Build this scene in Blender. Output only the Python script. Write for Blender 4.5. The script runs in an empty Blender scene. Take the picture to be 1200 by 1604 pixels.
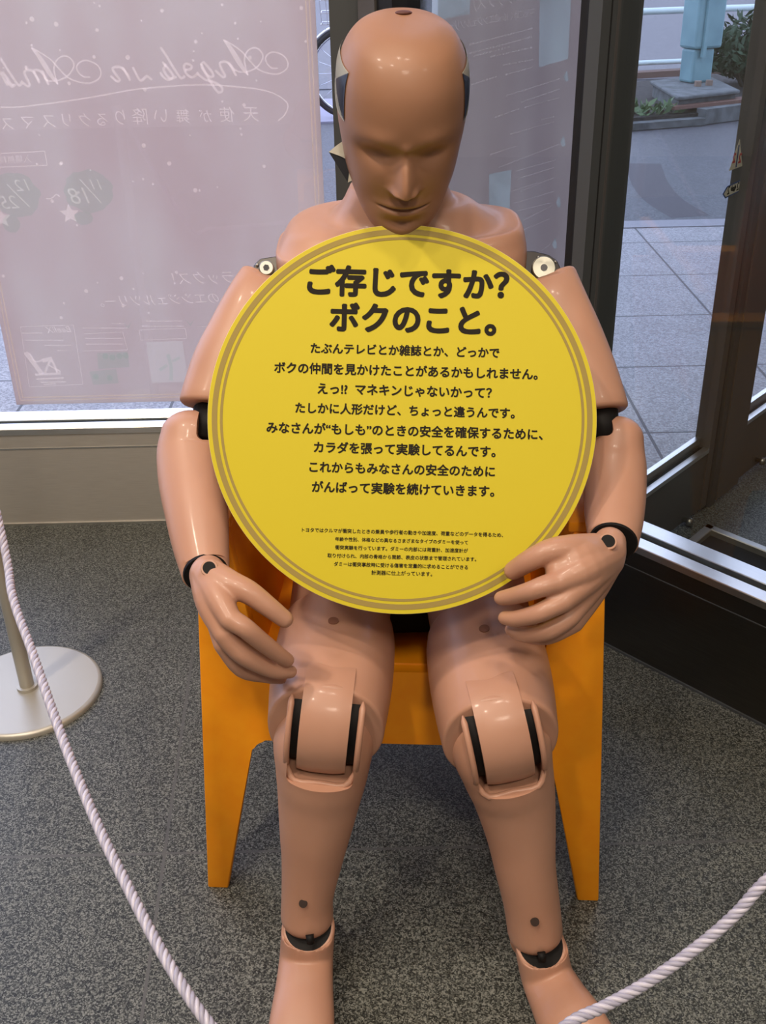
import bpy, bmesh, math, random
from math import sin, cos, tan, pi, radians, sqrt, atan2
from mathutils import Vector, Matrix
random.seed(7)
S = bpy.context.scene
COL = S.collection
# ------------------------------------------------------------------ camera
H = 1.37; FP = 1650.0; TH = radians(29); RO = radians(1.26)
_f = Vector((0, cos(TH), -sin(TH))); _r0 = Vector((1, 0, 0)); _u0 = Vector((0, sin(TH), cos(TH)))
CR = _r0*cos(RO) - _u0*sin(RO); CU = _r0*sin(RO) + _u0*cos(RO); CF = _f
CC = Vector((0, 0, H))
cam = bpy.data.cameras.new('camera'); camo = bpy.data.objects.new('camera', cam); COL.objects.link(camo)
camo.matrix_world = Matrix(((CR.x, CU.x, -CF.x, CC.x), (CR.y, CU.y, -CF.y, CC.y), (CR.z, CU.z, -CF.z, CC.z), (0, 0, 0, 1)))
cam.sensor_fit = 'VERTICAL'; cam.sensor_height = 24; cam.lens = 24*FP/1604; cam.clip_start = .02; cam.clip_end = 200
S.camera = camo
S.view_settings.view_transform = 'Standard'; S.view_settings.look = 'None'; S.view_settings.gamma = 1
S.view_settings.use_curve_mapping = False
S.view_settings.exposure = 0.0
S.cycles.use_denoising = True
S.cycles.max_bounces = 10; S.cycles.transparent_max_bounces = 16; S.cycles.caustics_reflective = False; S.cycles.caustics_refractive = False
# ------------------------------------------------------------------ sky and lamps
W = bpy.data.worlds.new('sky'); S.world = W; W.use_nodes = True
W.node_tree.nodes['Background'].inputs[0].default_value = (0.74, 0.81, 1.16, 1)
W.node_tree.nodes['Background'].inputs[1].default_value = 2.75
def lamp(name, loc, target, size, power, col):
    l = bpy.data.lights.new(name, 'AREA'); l.shape = 'DISK'; l.size = size; l.energy = power; l.color = col
    o = bpy.data.objects.new(name, l); COL.objects.link(o); o.location = loc
    o.rotation_euler = (Vector(target)-Vector(loc)).to_track_quat('-Z', 'Y').to_euler()
WARM = (1, .84, .68)
lamp('back_fill_lamp', (-.08, .50, 3.85), (.03, 1.2, .6), .15, 16, WARM)
lamp('back_fill_lamp', (.30, .38, 3.85), (.03, 1.2, .6), .15, 8, WARM)
lamp('back_fill_lamp', (-1.45, .55, 3.85), (.03, 1.2, .6), .20, 40, WARM)
lamp('back_fill_lamp', (-.70, -.45, 3.85), (.03, 1.2, .6), .15, 26, WARM)
lamp('back_fill_lamp', (-2.2, -.8, 3.85), (-2.0, -.6, 0), .5, 46, (1, .86, .70))
lamp('back_fill_lamp', (.3, -1.9, 3.85), (0, 1.0, .4), .6, 62, (1, .85, .69))  # fill added behind the camera to brighten the chair front and shins
lamp('back_fill_lamp', (2.2, -1.2, 3.85), (2.0, -1.0, 0), .5, 28, (1, .86, .70))
# ------------------------------------------------------------------ helpers
def ray(px, py): return CF + CR*((px-600)/FP) - CU*((py-802)/FP)
def D(px, py, d): return CC + ray(px, py)*d                      # point at camera depth d
def Z(px, py, z=0.0):
    v = ray(px, py); return CC + v*((z-H)/v.z)                    # point on the level z
def PLN(px, py, p, n):
    v = ray(px, py); n = Vector(n); return CC + v*((Vector(p)-CC).dot(n)/v.dot(n))
def lin(c):
    return tuple(((x/255)/12.92 if x/255 <= .04045 else ((x/255+.055)/1.055)**2.4) for x in c)
def mat(name, col, rough=.5, metal=0, coat=0, spec=.5, sub=0):
    m = bpy.data.materials.new(name); m.use_nodes = True; b = m.node_tree.nodes['Principled BSDF']
    b.inputs['Base Color'].default_value = (*col, 1); b.inputs['Roughness'].default_value = rough
    b.inputs['Metallic'].default_value = metal; b.inputs['Specular IOR Level'].default_value = spec
    if coat: b.inputs['Coat Weight'].default_value = coat; b.inputs['Coat Roughness'].default_value = .12
    if sub:
        b.inputs['Subsurface Weight'].default_value = sub; b.inputs['Subsurface Radius'].default_value = (.010, .004, .002)
        b.inputs['Subsurface Scale'].default_value = 1.0
    return m
def nodes(m): return m.node_tree.nodes, m.node_tree.links, m.node_tree.nodes['Principled BSDF']
def noise_mix(m, c1, c2, scale, detail=3, lo=.35, hi=.65, bump=0, coords='Object', stretch=None, dist=.002):
    N, L, b = nodes(m)
    tc = N.new('ShaderNodeTexCoord'); src = tc.outputs[coords]
    if stretch:
        mp = N.new('ShaderNodeMapping'); mp.inputs['Scale'].default_value = stretch; L.new(src, mp.inputs[0]); src = mp.outputs[0]
    n = N.new('ShaderNodeTexNoise'); n.inputs['Scale'].default_value = scale; n.inputs['Detail'].default_value = detail; L.new(src, n.inputs['Vector'])
    r = N.new('ShaderNodeValToRGB'); r.color_ramp.elements[0].position = lo; r.color_ramp.elements[1].position = hi
    r.color_ramp.elements[0].color = (*c1, 1); r.color_ramp.elements[1].color = (*c2, 1)
    L.new(n.outputs['Fac'], r.inputs[0]); L.new(r.outputs[0], b.inputs['Base Color'])
    if bump:
        bp = N.new('ShaderNodeBump'); bp.inputs['Strength'].default_value = bump; bp.inputs['Distance'].default_value = dist
        L.new(n.outputs['Fac'], bp.inputs['Height']); L.new(bp.outputs[0], b.inputs['Normal'])
    return n, r
def granite(m, dark, mid, light, scale, joints=None, jcol=(.1, .1, .1), jw=.004):
    """speckled stone; joints = (x0, px, y0, py, skew): a tile grid in metres"""
    N, L, b = nodes(m)
    tc = N.new('ShaderNodeTexCoord')
    vo = N.new('ShaderNodeTexVoronoi'); vo.inputs['Scale'].default_value = scale*1.5; L.new(tc.outputs['Object'], vo.inputs['Vector'])
    sc_ = N.new('ShaderNodeSeparateColor'); L.new(vo.outputs['Color'], sc_.inputs[0])
    n1 = N.new('ShaderNodeTexNoise'); n1.inputs['Scale'].default_value = scale*.45; n1.inputs['Detail'].default_value = 2; L.new(tc.outputs['Object'], n1.inputs['Vector'])
    n = N.new('ShaderNodeMix'); n.data_type = 'FLOAT'; n.inputs[0].default_value = .5; L.new(sc_.outputs[0], n.inputs[2]); L.new(n1.outputs['Fac'], n.inputs[3])
    r = N.new('ShaderNodeValToRGB'); e = r.color_ramp.elements
    e[0].position = .30; e[0].color = (*dark, 1); e[1].position = .72; e[1].color = (*light, 1)
    x = e.new(.5); x.color = (*mid, 1)
    L.new(n.outputs[0], r.inputs[0])
    n2 = N.new('ShaderNodeTexNoise'); n2.inputs['Scale'].default_value = 5; n2.inputs['Detail'].default_value = 3
    L.new(tc.outputs['Object'], n2.inputs['Vector'])
    mr = N.new('ShaderNodeMapRange'); mr.inputs[3].default_value = .84; mr.inputs[4].default_value = 1.16; L.new(n2.outputs['Fac'], mr.inputs[0])
    mx = N.new('ShaderNodeMix'); mx.data_type = 'RGBA'; mx.blend_type = 'MULTIPLY'; mx.inputs['Factor'].default_value = 1
    L.new(r.outputs[0], mx.inputs[6]); L.new(mr.outputs[0], mx.inputs[7])
    out = mx.outputs[2]
    if joints:
        x0, px, y0, py, sk = joints
        sp = N.new('ShaderNodeSeparateXYZ'); L.new(tc.outputs['Object'], sp.inputs[0])
        def M(op, a, bb, c=None):
            q = N.new('ShaderNodeMath'); q.operation = op
            for k, v in enumerate((a, bb, c)):
                if v is None: continue
                if isinstance(v, (int, float)): q.inputs[k].default_value = v
                else: L.new(v, q.inputs[k])
            return q.outputs[0]
        xs = M('MULTIPLY_ADD', sp.outputs[1], sk, sp.outputs[0])
        fx = M('ABSOLUTE', M('SUBTRACT', M('FRACT', M('DIVIDE', M('SUBTRACT', xs, x0-px/2), px), None), .5), None)
        fy = M('ABSOLUTE', M('SUBTRACT', M('FRACT', M('DIVIDE', M('SUBTRACT', sp.outputs[1], y0-py/2), py), None), .5), None)
        jx = M('LESS_THAN', M('MULTIPLY', fx, px), jw/2); jy = M('LESS_THAN', M('MULTIPLY', fy, py), jw/2)
        j = M('MAXIMUM', jx, jy)
        m2 = N.new('ShaderNodeMix'); m2.data_type = 'RGBA'; L.new(j, m2.inputs['Factor']); L.new(out, m2.inputs[6]); m2.inputs[7].default_value = (*jcol, 1)
        out = m2.outputs[2]
    L.new(out, b.inputs['Base Color'])
    bp = N.new('ShaderNodeBump'); bp.inputs['Strength'].default_value = .15; bp.inputs['Distance'].default_value = .001
    L.new(n.outputs[0], bp.inputs['Height']); L.new(bp.outputs[0], b.inputs['Normal'])
def tag(o, label=None, cat=None, group=None, kind=None):
    if label: o['label'] = label
    if cat: o['category'] = cat
    if group: o['group'] = group
    if kind: o['kind'] = kind
    return o
def link(name, me, m, parent=None, smooth=True):
    o = bpy.data.objects.new(name, me); COL.objects.link(o)
    for x in (m if isinstance(m, (list, tuple)) else [m]): me.materials.append(x)
    if smooth:
        for p in me.polygons: p.use_smooth = True
    if parent:
        o.parent = parent; o.matrix_parent_inverse = Matrix.Translation(-Vector(parent.location))
        if parent.parent: o.matrix_parent_inverse = Matrix.Identity(4)
        if parent.type == 'MESH': o.matrix_parent_inverse = Matrix.Identity(4)
    return o
def fin(name, bm, m, parent=None, smooth=False, auto=None):
    bmesh.ops.recalc_face_normals(bm, faces=bm.faces)
    me = bpy.data.meshes.new(name); bm.to_mesh(me); bm.free()
    o = link(name, me, m, parent, smooth or auto is not None)
    if auto is not None:
        try: me.set_sharp_from_angle(angle=radians(auto))
        except Exception: pass
    return o
def thing(name, loc, label, cat, group=None):
    o = bpy.data.objects.new(name, None); COL.objects.link(o); o.location = loc; o.empty_display_size = .1
    bpy.context.view_layer.update()
    return tag(o, label, cat, group)
def struct(name, bm, m, **k):
    return tag(fin(name, bm, m, **k), kind='structure')
def box(bm, a, b):
    vs = [bm.verts.new((x, y, z)) for x in (a[0], b[0]) for y in (a[1], b[1]) for z in (a[2], b[2])]
    for f in ((0, 1, 3, 2), (4, 6, 7, 5), (0, 4, 5, 1), (2, 3, 7, 6), (0, 2, 6, 4), (1, 5, 7, 3)):
        bm.faces.new([vs[i] for i in f])
    return vs
def obar(bm, p0, p1, z0, z1, t0, t1):
    """bar along p0-p1 on plan, from t0 to t1 along its left normal"""
    p0 = Vector(p0[:2]); p1 = Vector(p1[:2]); d = (p1-p0).normalized(); n = Vector((-d.y, d.x))
    vs = []
    for p in (p0, p1):
        for t in (t0, t1):
            for z in (z0, z1): vs.append(bm.verts.new((p.x+n.x*t, p.y+n.y*t, z)))
    for f in ((0, 1, 3, 2), (4, 6, 7, 5), (0, 4, 5, 1), (2, 3, 7, 6), (0, 2, 6, 4), (1, 5, 7, 3)):
        bm.faces.new([vs[i] for i in f])
def prism(bm, pts, off):
    """polygon pts (3D list) extruded by vector off"""
    off = Vector(off); a = [bm.verts.new(p) for p in pts]; b = [bm.verts.new(Vector(p)+off) for p in pts]
    bm.faces.new(a); bm.faces.new(b[::-1]); n = len(a)
    for i in range(n): bm.faces.new((a[i], a[(i+1) % n], b[(i+1) % n], b[i]))
def bev(bm, w, seg=2):
    bmesh.ops.bevel(bm, geom=list(bm.edges), offset=w, segments=seg, affect='EDGES', profile=.5, clamp_overlap=True)
def cr(P, t):
    """Catmull-Rom through a list of tuples/vectors/floats"""
    n = len(P)-1; i = min(int(t), n-1); u = t-i
    a = P[max(i-1, 0)]; b = P[i]; c = P[i+1]; d = P[min(i+2, n)]
    if i == 0: a = b*2-c if not isinstance(b, tuple) else b
    if i+2 > n: d = c*2-b if not isinstance(b, tuple) else c
    return (b*2 + (c-a)*u + (a*2-b*5+c*4-d)*(u*u) + (b*3-a-c*3+d)*(u*u*u))*.5
def tube(bm, pts, r, seg=10, smoothn=0, caps=True):
    P = [Vector(p) for p in pts]
    R = list(r) if isinstance(r, (list, tuple)) else [r]*len(P)
    if smoothn:
        n = (len(P)-1)*smoothn
        Q = [cr(P, k/smoothn) for k in range(n+1)]; R = [max(1e-4, cr([float(x) for x in R], k/smoothn)) for k in range(n+1)]; P = Q
    rings = []; ref = None
    for i, p in enumerate(P):
        t = (P[min(i+1, len(P)-1)]-P[max(i-1, 0)]).normalized()
        if ref is None: ref = t.orthogonal().normalized()
        ref = (ref - t*ref.dot(t)).normalized(); b = t.cross(ref)
        rings.append([bm.verts.new(p+(ref*cos(2*pi*k/seg)+b*sin(2*pi*k/seg))*R[i]) for k in range(seg)])
    for a, b in zip(rings, rings[1:]):
        for k in range(seg): bm.faces.new((a[k], a[(k+1) % seg], b[(k+1) % seg], b[k]))
    if caps: bm.faces.new(rings[0][::-1]); bm.faces.new(rings[-1])
def loft(bm, secs, seg=48, sub=6, ref=None, cap0='flat', cap1='flat', capk=1.0, bevel=.006, flatdir=(None, None), open1=False):
    """secs: (centre, r_side, r_front[, exponent]) -> a smooth skin; ref = direction the front radius looks along"""
    ref = Vector(ref) if ref is not None else -CF
    C = [Vector(s[0]) for s in secs]; A = [float(s[1]) for s in secs]; B = [float(s[2]) for s in secs]; E = [float(s[3]) if len(s) > 3 else 2.0 for s in secs]
    n = (len(C)-1)*sub
    R = []
    for k in range(n+1):
        t = k/sub
        c = cr(C, t); c2 = cr(C, min(t+.02, len(C)-1)); c1 = cr(C, max(t-.02, 0)); tg = (c2-c1).normalized()
        R.append([c, tg, max(cr(A, t), 1e-4), max(cr(B, t), 1e-4), max(1.6, cr(E, t))])
    if flatdir[0] is not None: R[0][1] = Vector(flatdir[0]).normalized()
    if flatdir[1] is not None: R[-1][1] = Vector(flatdir[1]).normalized()
    def caps(kind, base, sgn):
        c, tg, a, b, e = base; out = []
        if kind == 'round':
            for j in range(1, 9):
                q = j/8*pi/2; out.append([c+tg*sgn*sin(q)*min(a, b)*capk, tg, max(a*cos(q), 1e-4), max(b*cos(q), 1e-4), e])
        else:
            for j in range(1, 4):
                q = j/3*pi/2; out.append([c+tg*sgn*bevel*sin(q), tg, a-bevel*(1-cos(q)), b-bevel*(1-cos(q)), e])
        return out
    R = caps(cap0, R[0], -1)[::-1] + R + ([] if open1 else caps(cap1, R[-1], 1))
    rings = []
    for c, tg, a, b, e in R:
        s = tg.cross(ref).normalized(); u = s.cross(tg).normalized()
        if u.dot(ref) < 0: u = -u
        ring = []
        for k in range(seg):
            q = 2*pi*k/seg; cx, sy = cos(q), sin(q)
            x = math.copysign(abs(cx)**(2/e), cx)*a; y = math.copysign(abs(sy)**(2/e), sy)*b
            ring.append(bm.verts.new(c+s*x+u*y))
        rings.append(ring)
    for a, b in zip(rings, rings[1:]):
        for k in range(seg): bm.faces.new((a[k], a[(k+1) % seg], b[(k+1) % seg], b[k]))
    bm.faces.new(rings[0][::-1])
    if not open1: bm.faces.new(rings[-1])
def ell(bm, c, r, rot=None, u=32, v=20):
    M = Matrix.Translation(Vector(c)) @ (rot.to_4x4() if rot else Matrix.Identity(4)) @ Matrix.Diagonal((*r, 1))
    bmesh.ops.create_uvsphere(bm, u_segments=u, v_segments=v, radius=1, matrix=M)
def cyl(bm, p0, p1, r0, r1=None, seg=32):
    tube(bm, [p0, p1], [r0, r0 if r1 is None else r1], seg)
def evalmods(bm, mods, name='tmp'):
    bmesh.ops.recalc_face_normals(bm, faces=bm.faces)
    me = bpy.data.meshes.new(name); bm.to_mesh(me); bm.free()
    o = bpy.data.objects.new(name, me); COL.objects.link(o)
    extra = []
    for kind, kw in mods:
        md = o.modifiers.new('m', kind)
        for k, v in kw.items():
            if k == 'cutter':
                bmesh.ops.recalc_face_normals(v, faces=v.faces)
                cm = bpy.data.meshes.new('c'); v.to_mesh(cm); v.free(); co = bpy.data.objects.new('c', cm); COL.objects.link(co); extra.append((co, cm)); md.object = co
            else: setattr(md, k, v)
    bpy.context.view_layer.update()
    dg = bpy.context.evaluated_depsgraph_get()
    res = bpy.data.meshes.new_from_object(o.evaluated_get(dg))
    bpy.data.objects.remove(o); bpy.data.meshes.remove(me)
    for co, cm in extra: bpy.data.objects.remove(co); bpy.data.meshes.remove(cm)
    res.name = name
    return res
def remeshed(name, bm, voxel, m, parent, smooth=6, fac=.5):
    me = evalmods(bm, [('REMESH', dict(mode='VOXEL', voxel_size=voxel, adaptivity=0)), ('SMOOTH', dict(iterations=smooth, factor=fac))], name)
    return link(name, me, m, parent)
# text -> flat geometry. A line is laid from p0 (first letter) towards p1, up = vector of the letters' height
def text_geo(body, bold=0.0, shear=0.0):
    cu = bpy.data.curves.new('t', 'FONT'); cu.body = body; cu.size = 1; cu.offset = bold; cu.shear = shear; cu.resolution_u = 4
    o = bpy.data.objects.new('t', cu); COL.objects.link(o); bpy.context.view_layer.update()
    me = bpy.data.meshes.new_from_object(o.evaluated_get(bpy.context.evaluated_depsgraph_get()))
    V = [(v.co.x, v.co.y) for v in me.vertices]; Fc = [tuple(p.vertices) for p in me.polygons]
    bpy.data.objects.remove(o); bpy.data.curves.remove(cu); bpy.data.meshes.remove(me)
    return V, Fc
def weights(bold):
    if not bold: return [(0, 0, 0)]
    n = 8 if bold > .018 else 5
    return [(0, 0, 0)]+[(bold*cos(2*pi*k/n+.3), bold*sin(2*pi*k/n+.3), .00001*(k+1)) for k in range(n)]
def lay_text(bm, body, p0, p1, up, bold=0.0, shear=0.0, n=None, h=None):
    """p0,p1: baseline ends in space; up: unit vector; em height follows the width unless h is given"""
    V, Fc = text_geo(body, 0, shear)
    if not V: return
    x0 = min(v[0] for v in V); x1 = max(v[0] for v in V); p0 = Vector(p0); p1 = Vector(p1); d = p1-p0
    k = d.length/(x1-x0); ky = h if h else k; e = d.normalized(); up = Vector(up); nn = e.cross(up)
    for ox, oy, oz in weights(bold):
        vs = [bm.verts.new(p0+e*((x-x0+ox)*k)+up*((y+oy)*ky)+nn*oz) for x, y in V]
        for f in Fc:
            try: bm.faces.new([vs[i] for i in f])
            except ValueError: pass
def ribbon(bm, pts, w, n, sub=6):
    P = [Vector(p) for p in pts]; n = Vector(n).normalized()
    if sub: P = [cr(P, k/sub) for k in range((len(P)-1)*sub+1)]
    prev = None; N = len(P)
    for i, p in enumerate(P):
        t = (P[min(i+1, N-1)]-P[max(i-1, 0)]).normalized(); s = n.cross(t)
        ww = w(i/(N-1)) if callable(w) else w
        cur = (bm.verts.new(p+s*ww/2), bm.verts.new(p-s*ww/2))
        if prev: bm.faces.new((prev[0], cur[0], cur[1], prev[1]))
        prev = cur
def poly(bm, pts): bm.faces.new([bm.verts.new(p) for p in pts])
# ------------------------------------------------------------------ materials
SKIN = mat('vinyl_skin', (.52, .28, .185), .44, coat=.10, sub=.10)
noise_mix(SKIN, (.48, .252, .168), (.53, .288, .195), 9, 3, .3, .7, bump=.04, dist=.003)
SKINH = mat('head_vinyl', (.34, .17, .095), .50, coat=.06, sub=.10)  # browner than the body, and darkened further for shade on the bowed head
noise_mix(SKINH, (.32, .158, .088), (.37, .184, .106), 8, 3, .3, .7, bump=.04, dist=.003)
RUB = mat('black_rubber', (.008, .007, .007), .6, spec=.2)
DARK = mat('dark_hole', (.035, .02, .015), .6)
STEEL = mat('machined_steel', (.40, .39, .36), .42, 1)
DSTEEL = mat('dark_steel', (.10, .095, .088), .38, .9)
ORANGE = mat('orange_plastic', lin((255, 160, 14)), .42)
noise_mix(ORANGE, lin((252, 157, 12)), lin((255, 164, 18)), 30, 3, bump=.02)
YEL = mat('yellow_board', lin((207, 190, 43)), .5, spec=.22)
YEDGE = mat('board_edge', lin((232, 215, 150)), .6)
BEI = mat('beige_ink', lin((158, 138, 76)), .6, spec=.2)
INK = mat('black_ink', (.020, .016, .012), .65, spec=.12)
WHT = mat('white_sticker', (.62, .60, .50), .45)
BLK = mat('black_sticker', (.012, .012, .02), .3)
FLOOR = mat('granite_floor', (.1, .1, .1), .42, spec=.35)
granite(FLOOR, (.012, .0135, .0115), (.061, .065, .057), (.215, .223, .198), 340, (-.385+.063*1.3, .62, 1.946, .656, .063), (.10, .10, .095), .005)
PAVE = mat('granite_paving', (.3, .3, .3), .7)
granite(PAVE, (.24, .235, .25), (.34, .335, .35), (.46, .455, .47), 130, (.82, .505, 2.94, .55, 0), (.10, .10, .11), .010)
ASPH = mat('asphalt', (.1, .1, .1), .55)
granite(ASPH, (.035, .037, .045), (.058, .060, .070), (.12, .122, .135), 110)
ROAD = mat('far_road', (.2, .2, .2), .7)
granite(ROAD, (.11, .107, .118), (.13, .127, .138), (.155, .152, .165), 40)
def brushed(name, col, rough, stretch, c2):
    m = mat(name, col, rough, 1)
    N, L, b = nodes(m)
    n, r = noise_mix(m, col, c2, 60, 4, .3, .7, stretch=stretch)
    mr = N.new('ShaderNodeMapRange'); mr.inputs[3].default_value = rough*.8; mr.inputs[4].default_value = rough*1.25
    L.new(n.outputs['Fac'], mr.inputs[0]); L.new(mr.outputs[0], b.inputs['Roughness'])
    b.inputs['Anisotropic'].default_value = .6
    if name == 'brushed_steel_panel': b.inputs['Metallic'].default_value = .55
    return m
PANEL = brushed('brushed_steel_panel', (.56, .53, .48), .50, (.3, .3, 14), (.66, .63, .57))
SILL = brushed('steel_sill', (.78, .76, .72), .30, (.3, .3, 14), (.86, .84, .80))
PANELD = brushed('dark_brushed_panel', (.13, .12, .11), .34, (.3, .3, 14), (.16, .15, .135))
FRAME = mat('bronze_frame', (.105, .098, .094), .42, .2)
FRAMEL = mat('grey_frame', (.068, .074, .078), .5, .1)
GASK = mat('black_gasket', (.008, .008, .009), .5)
CONC = mat('concrete', (.3, .3, .3), .85); noise_mix(CONC, (.07, .08, .082), (.15, .165, .17), 12, 5, bump=.4)
WALLM = mat('warm_plaster', (.46, .42, .37), .8); noise_mix(WALLM, (.42, .38, .33), (.5, .46, .4), 3)
CEILM = mat('ceiling_paint', (.45, .42, .38), .85); noise_mix(CEILM, (.42, .39, .35), (.48, .45, .41), 2)
def glass(name, tint=(.93, .95, .95), base=.035, k=.5):
    m = bpy.data.materials.new(name); m.use_nodes = True; N = m.node_tree.nodes; L = m.node_tree.links; N.clear()
    o = N.new('ShaderNodeOutputMaterial'); t = N.new('ShaderNodeBsdfTransparent'); t.inputs[0].default_value = (*tint, 1)
    g = N.new('ShaderNodeBsdfGlossy'); g.inputs['Roughness'].default_value = .0; g.inputs[0].default_value = (1, 1, 1, 1)
    lw = N.new('ShaderNodeLayerWeight'); lw.inputs[0].default_value = .5
    p = N.new('ShaderNodeMath'); p.operation = 'POWER'; p.inputs[1].default_value = 4; L.new(lw.outputs['Facing'], p.inputs[0])
    a = N.new('ShaderNodeMath'); a.operation = 'MULTIPLY_ADD'; a.inputs[1].default_value = k; a.inputs[2].default_value = base; L.new(p.outputs[0], a.inputs[0])
    mx = N.new('ShaderNodeMixShader'); L.new(a.outputs[0], mx.inputs[0]); L.new(t.outputs[0], mx.inputs[1]); L.new(g.outputs[0], mx.inputs[2])
    L.new(mx.outputs[0], o.inputs[0]); return m
GLASS = glass('window_glass')
def paper(name, col, tr=.5, c2=None, alpha=0.0):
    m = bpy.data.materials.new(name); m.use_nodes = True; N = m.node_tree.nodes; L = m.node_tree.links; N.clear()
    o = N.new('ShaderNodeOutputMaterial'); d = N.new('ShaderNodeBsdfDiffuse'); t = N.new('ShaderNodeBsdfTranslucent')
    for x in (d, t): x.inputs[0].default_value = (*col, 1)
    if c2:
        tc = N.new('ShaderNodeTexCoord'); mp = N.new('ShaderNodeMapping'); mp.inputs['Scale'].default_value = (1, 1, .35)
        n = N.new('ShaderNodeTexNoise'); n.inputs['Scale'].default_value = 5; n.inputs['Detail'].default_value = 2
        r = N.new('ShaderNodeValToRGB'); r.color_ramp.elements[0].position = .35; r.color_ramp.elements[1].position = .65
        r.color_ramp.elements[0].color = (*col, 1); r.color_ramp.elements[1].color = (*c2, 1)
        L.new(tc.outputs['Object'], mp.inputs[0]); L.new(mp.outputs[0], n.inputs['Vector']); L.new(n.outputs['Fac'], r.inputs[0])
        for x in (d, t): L.new(r.outputs[0], x.inputs[0])
    mx = N.new('ShaderNodeMixShader'); mx.inputs[0].default_value = tr; L.new(d.outputs[0], mx.inputs[1]); L.new(t.outputs[0], mx.inputs[2])
    out = mx.outputs[0]
    if alpha:
        tp = N.new('ShaderNodeBsdfTransparent'); m2 = N.new('ShaderNodeMixShader'); m2.inputs[0].default_value = alpha
        L.new(out, m2.inputs[1]); L.new(tp.outputs[0], m2.inputs[2]); out = m2.outputs[0]
    L.new(out, o.inputs[0]); return m
def ink(name, tint, add):
    """thin ink on a backlit sheet: filters what comes through and reflects a little of the room light"""
    m = bpy.data.materials.new(name); m.use_nodes = True; N = m.node_tree.nodes; L = m.node_tree.links; N.clear()
    o = N.new('ShaderNodeOutputMaterial'); t = N.new('ShaderNodeBsdfTransparent'); t.inputs[0].default_value = (*tint, 1)
    d = N.new('ShaderNodeBsdfDiffuse'); d.inputs[0].default_value = (*add, 1); a = N.new('ShaderNodeAddShader')
    L.new(t.outputs[0], a.inputs[0]); L.new(d.outputs[0], a.inputs[1]); L.new(a.outputs[0], o.inputs[0]); return m
# ================================================================== THE SETTING
LW = 2.443                                   # the left window wall stands at y = LW
L0 = Vector((-.06, 2.442)); LD = Vector((cos(radians(-47.47)), sin(radians(-47.47))))     # low partition running to the near right
J = Vector((.39, 1.951)); DD = Vector((cos(radians(47.67)), sin(radians(47.67))))          # entrance doors running to the far right
def Lp(s): return L0+LD*s
def Dp(s): return J+DD*s
LN = (sin(radians(47.47)), cos(radians(47.47)), 0); DN = (-DD.y, DD.x, 0)
ls = (J-L0).dot(LD)
def on_D(px, py): return PLN(px, py, (J.x, J.y, 0), DN)
def on_L(px, py): return PLN(px, py, (L0.x, L0.y, 0), LN)
def dS(px, py): p = on_D(px, py); return (Vector((p.x, p.y))-J).dot(DD)
def lS(px, py): p = on_L(px, py); return (Vector((p.x, p.y))-L0).dot(LD)
CH = 3.95
bm = bmesh.new(); e5 = Dp(5.2)
prism(bm, [(-5, -4, 0), (e5.x+.5, -4, 0), (e5.x+.5, e5.y, 0), (e5.x, e5.y, 0), (J.x, J.y, 0), (L0.x, L0.y, 0), (-5, LW, 0)], (0, 0, -.05)); struct('floor', bm, FLOOR)
bm = bmesh.new(); prism(bm, [(-5, -4, CH), (e5.x+.5, -4, CH), (e5.x+.5, e5.y, CH), (e5.x, e5.y, CH), (J.x, J.y, CH), (L0.x, L0.y+.1, CH), (-5, LW+.1, CH)], (0, 0, .1)); struct('ceiling', bm, CEILM)
bm = bmesh.new(); box(bm, (-5.1, -4, 0), (-5, LW, CH)); struct('wall_left', bm, WALLM)
bm = bmesh.new(); box(bm, (-5, -4.1, 0), (e5.x+.5, -4, CH)); struct('wall_back', bm, WALLM)
bm = bmesh.new(); box(bm, (e5.x+.5, -4, 0), (e5.x+.6, e5.y, CH)); struct('wall_right', bm, WALLM)
# low steel-clad walls under the glass
bm = bmesh.new(); obar(bm, (-5, LW), (L0.x, LW), .0, .222, 0, .10); obar(bm, (-5, LW), (L0.x, LW), .225, .262, 0, .10)
w1 = struct('wall_front', bm, PANEL)
bm = bmesh.new(); obar(bm, (-5, LW), (L0.x, LW), .2215, .2255, -.0015, .05); obar(bm, (-5, LW), (L0.x, LW), 0, .006, -.004, .05)
o = fin('seam_strip', bm, SILL, w1)
bm = bmesh.new(); obar(bm, (-5, LW), (L0.x+.01, LW), .262, .280, -.004, .034); obar(bm, (-5, LW), (L0.x+.01, LW), .262, .283, .046, .104); bev(bm, .0015, 1)
struct('trim_1', bm, SILL)
bm = bmesh.new(); obar(bm, (-5, LW), (L0.x, LW), .262, .270, .034, .046); struct('trim_2', bm, GASK)
bm = bmesh.new(); obar(bm, (-5, LW), (L0.x-.02, LW), .268, CH, .038, .042); struct('window_1', bm, GLASS)
bm = bmesh.new(); LE = 3.4
obar(bm, Lp(0), Lp(LE), 0, .215, 0, .085); obar(bm, Lp(0), Lp(LE), .218, .255, 0, .085); w2 = struct('wall_partition', bm, PANELD)
bm = bmesh.new(); obar(bm, Lp(0), Lp(LE), .2155, .2178, -.001, .05); obar(bm, Lp(0), Lp(LE), 0, .005, -.004, .05); fin('seam_strip', bm, FRAMEL, w2)
bm = bmesh.new(); obar(bm, Lp(0), Lp(LE), .255, .272, -.004, .030); obar(bm, Lp(0), Lp(LE), .255, .275, .046, .089); bev(bm, .0015, 1); struct('trim_3', bm, SILL)
bm = bmesh.new(); obar(bm, Lp(0), Lp(LE), .255, .262, .030, .046); struct('trim_4', bm, GASK)
bm = bmesh.new(); obar(bm, Lp(.1), Lp(LE), .262, CH, .036, .040); struct('window_2', bm, GLASS)
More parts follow.
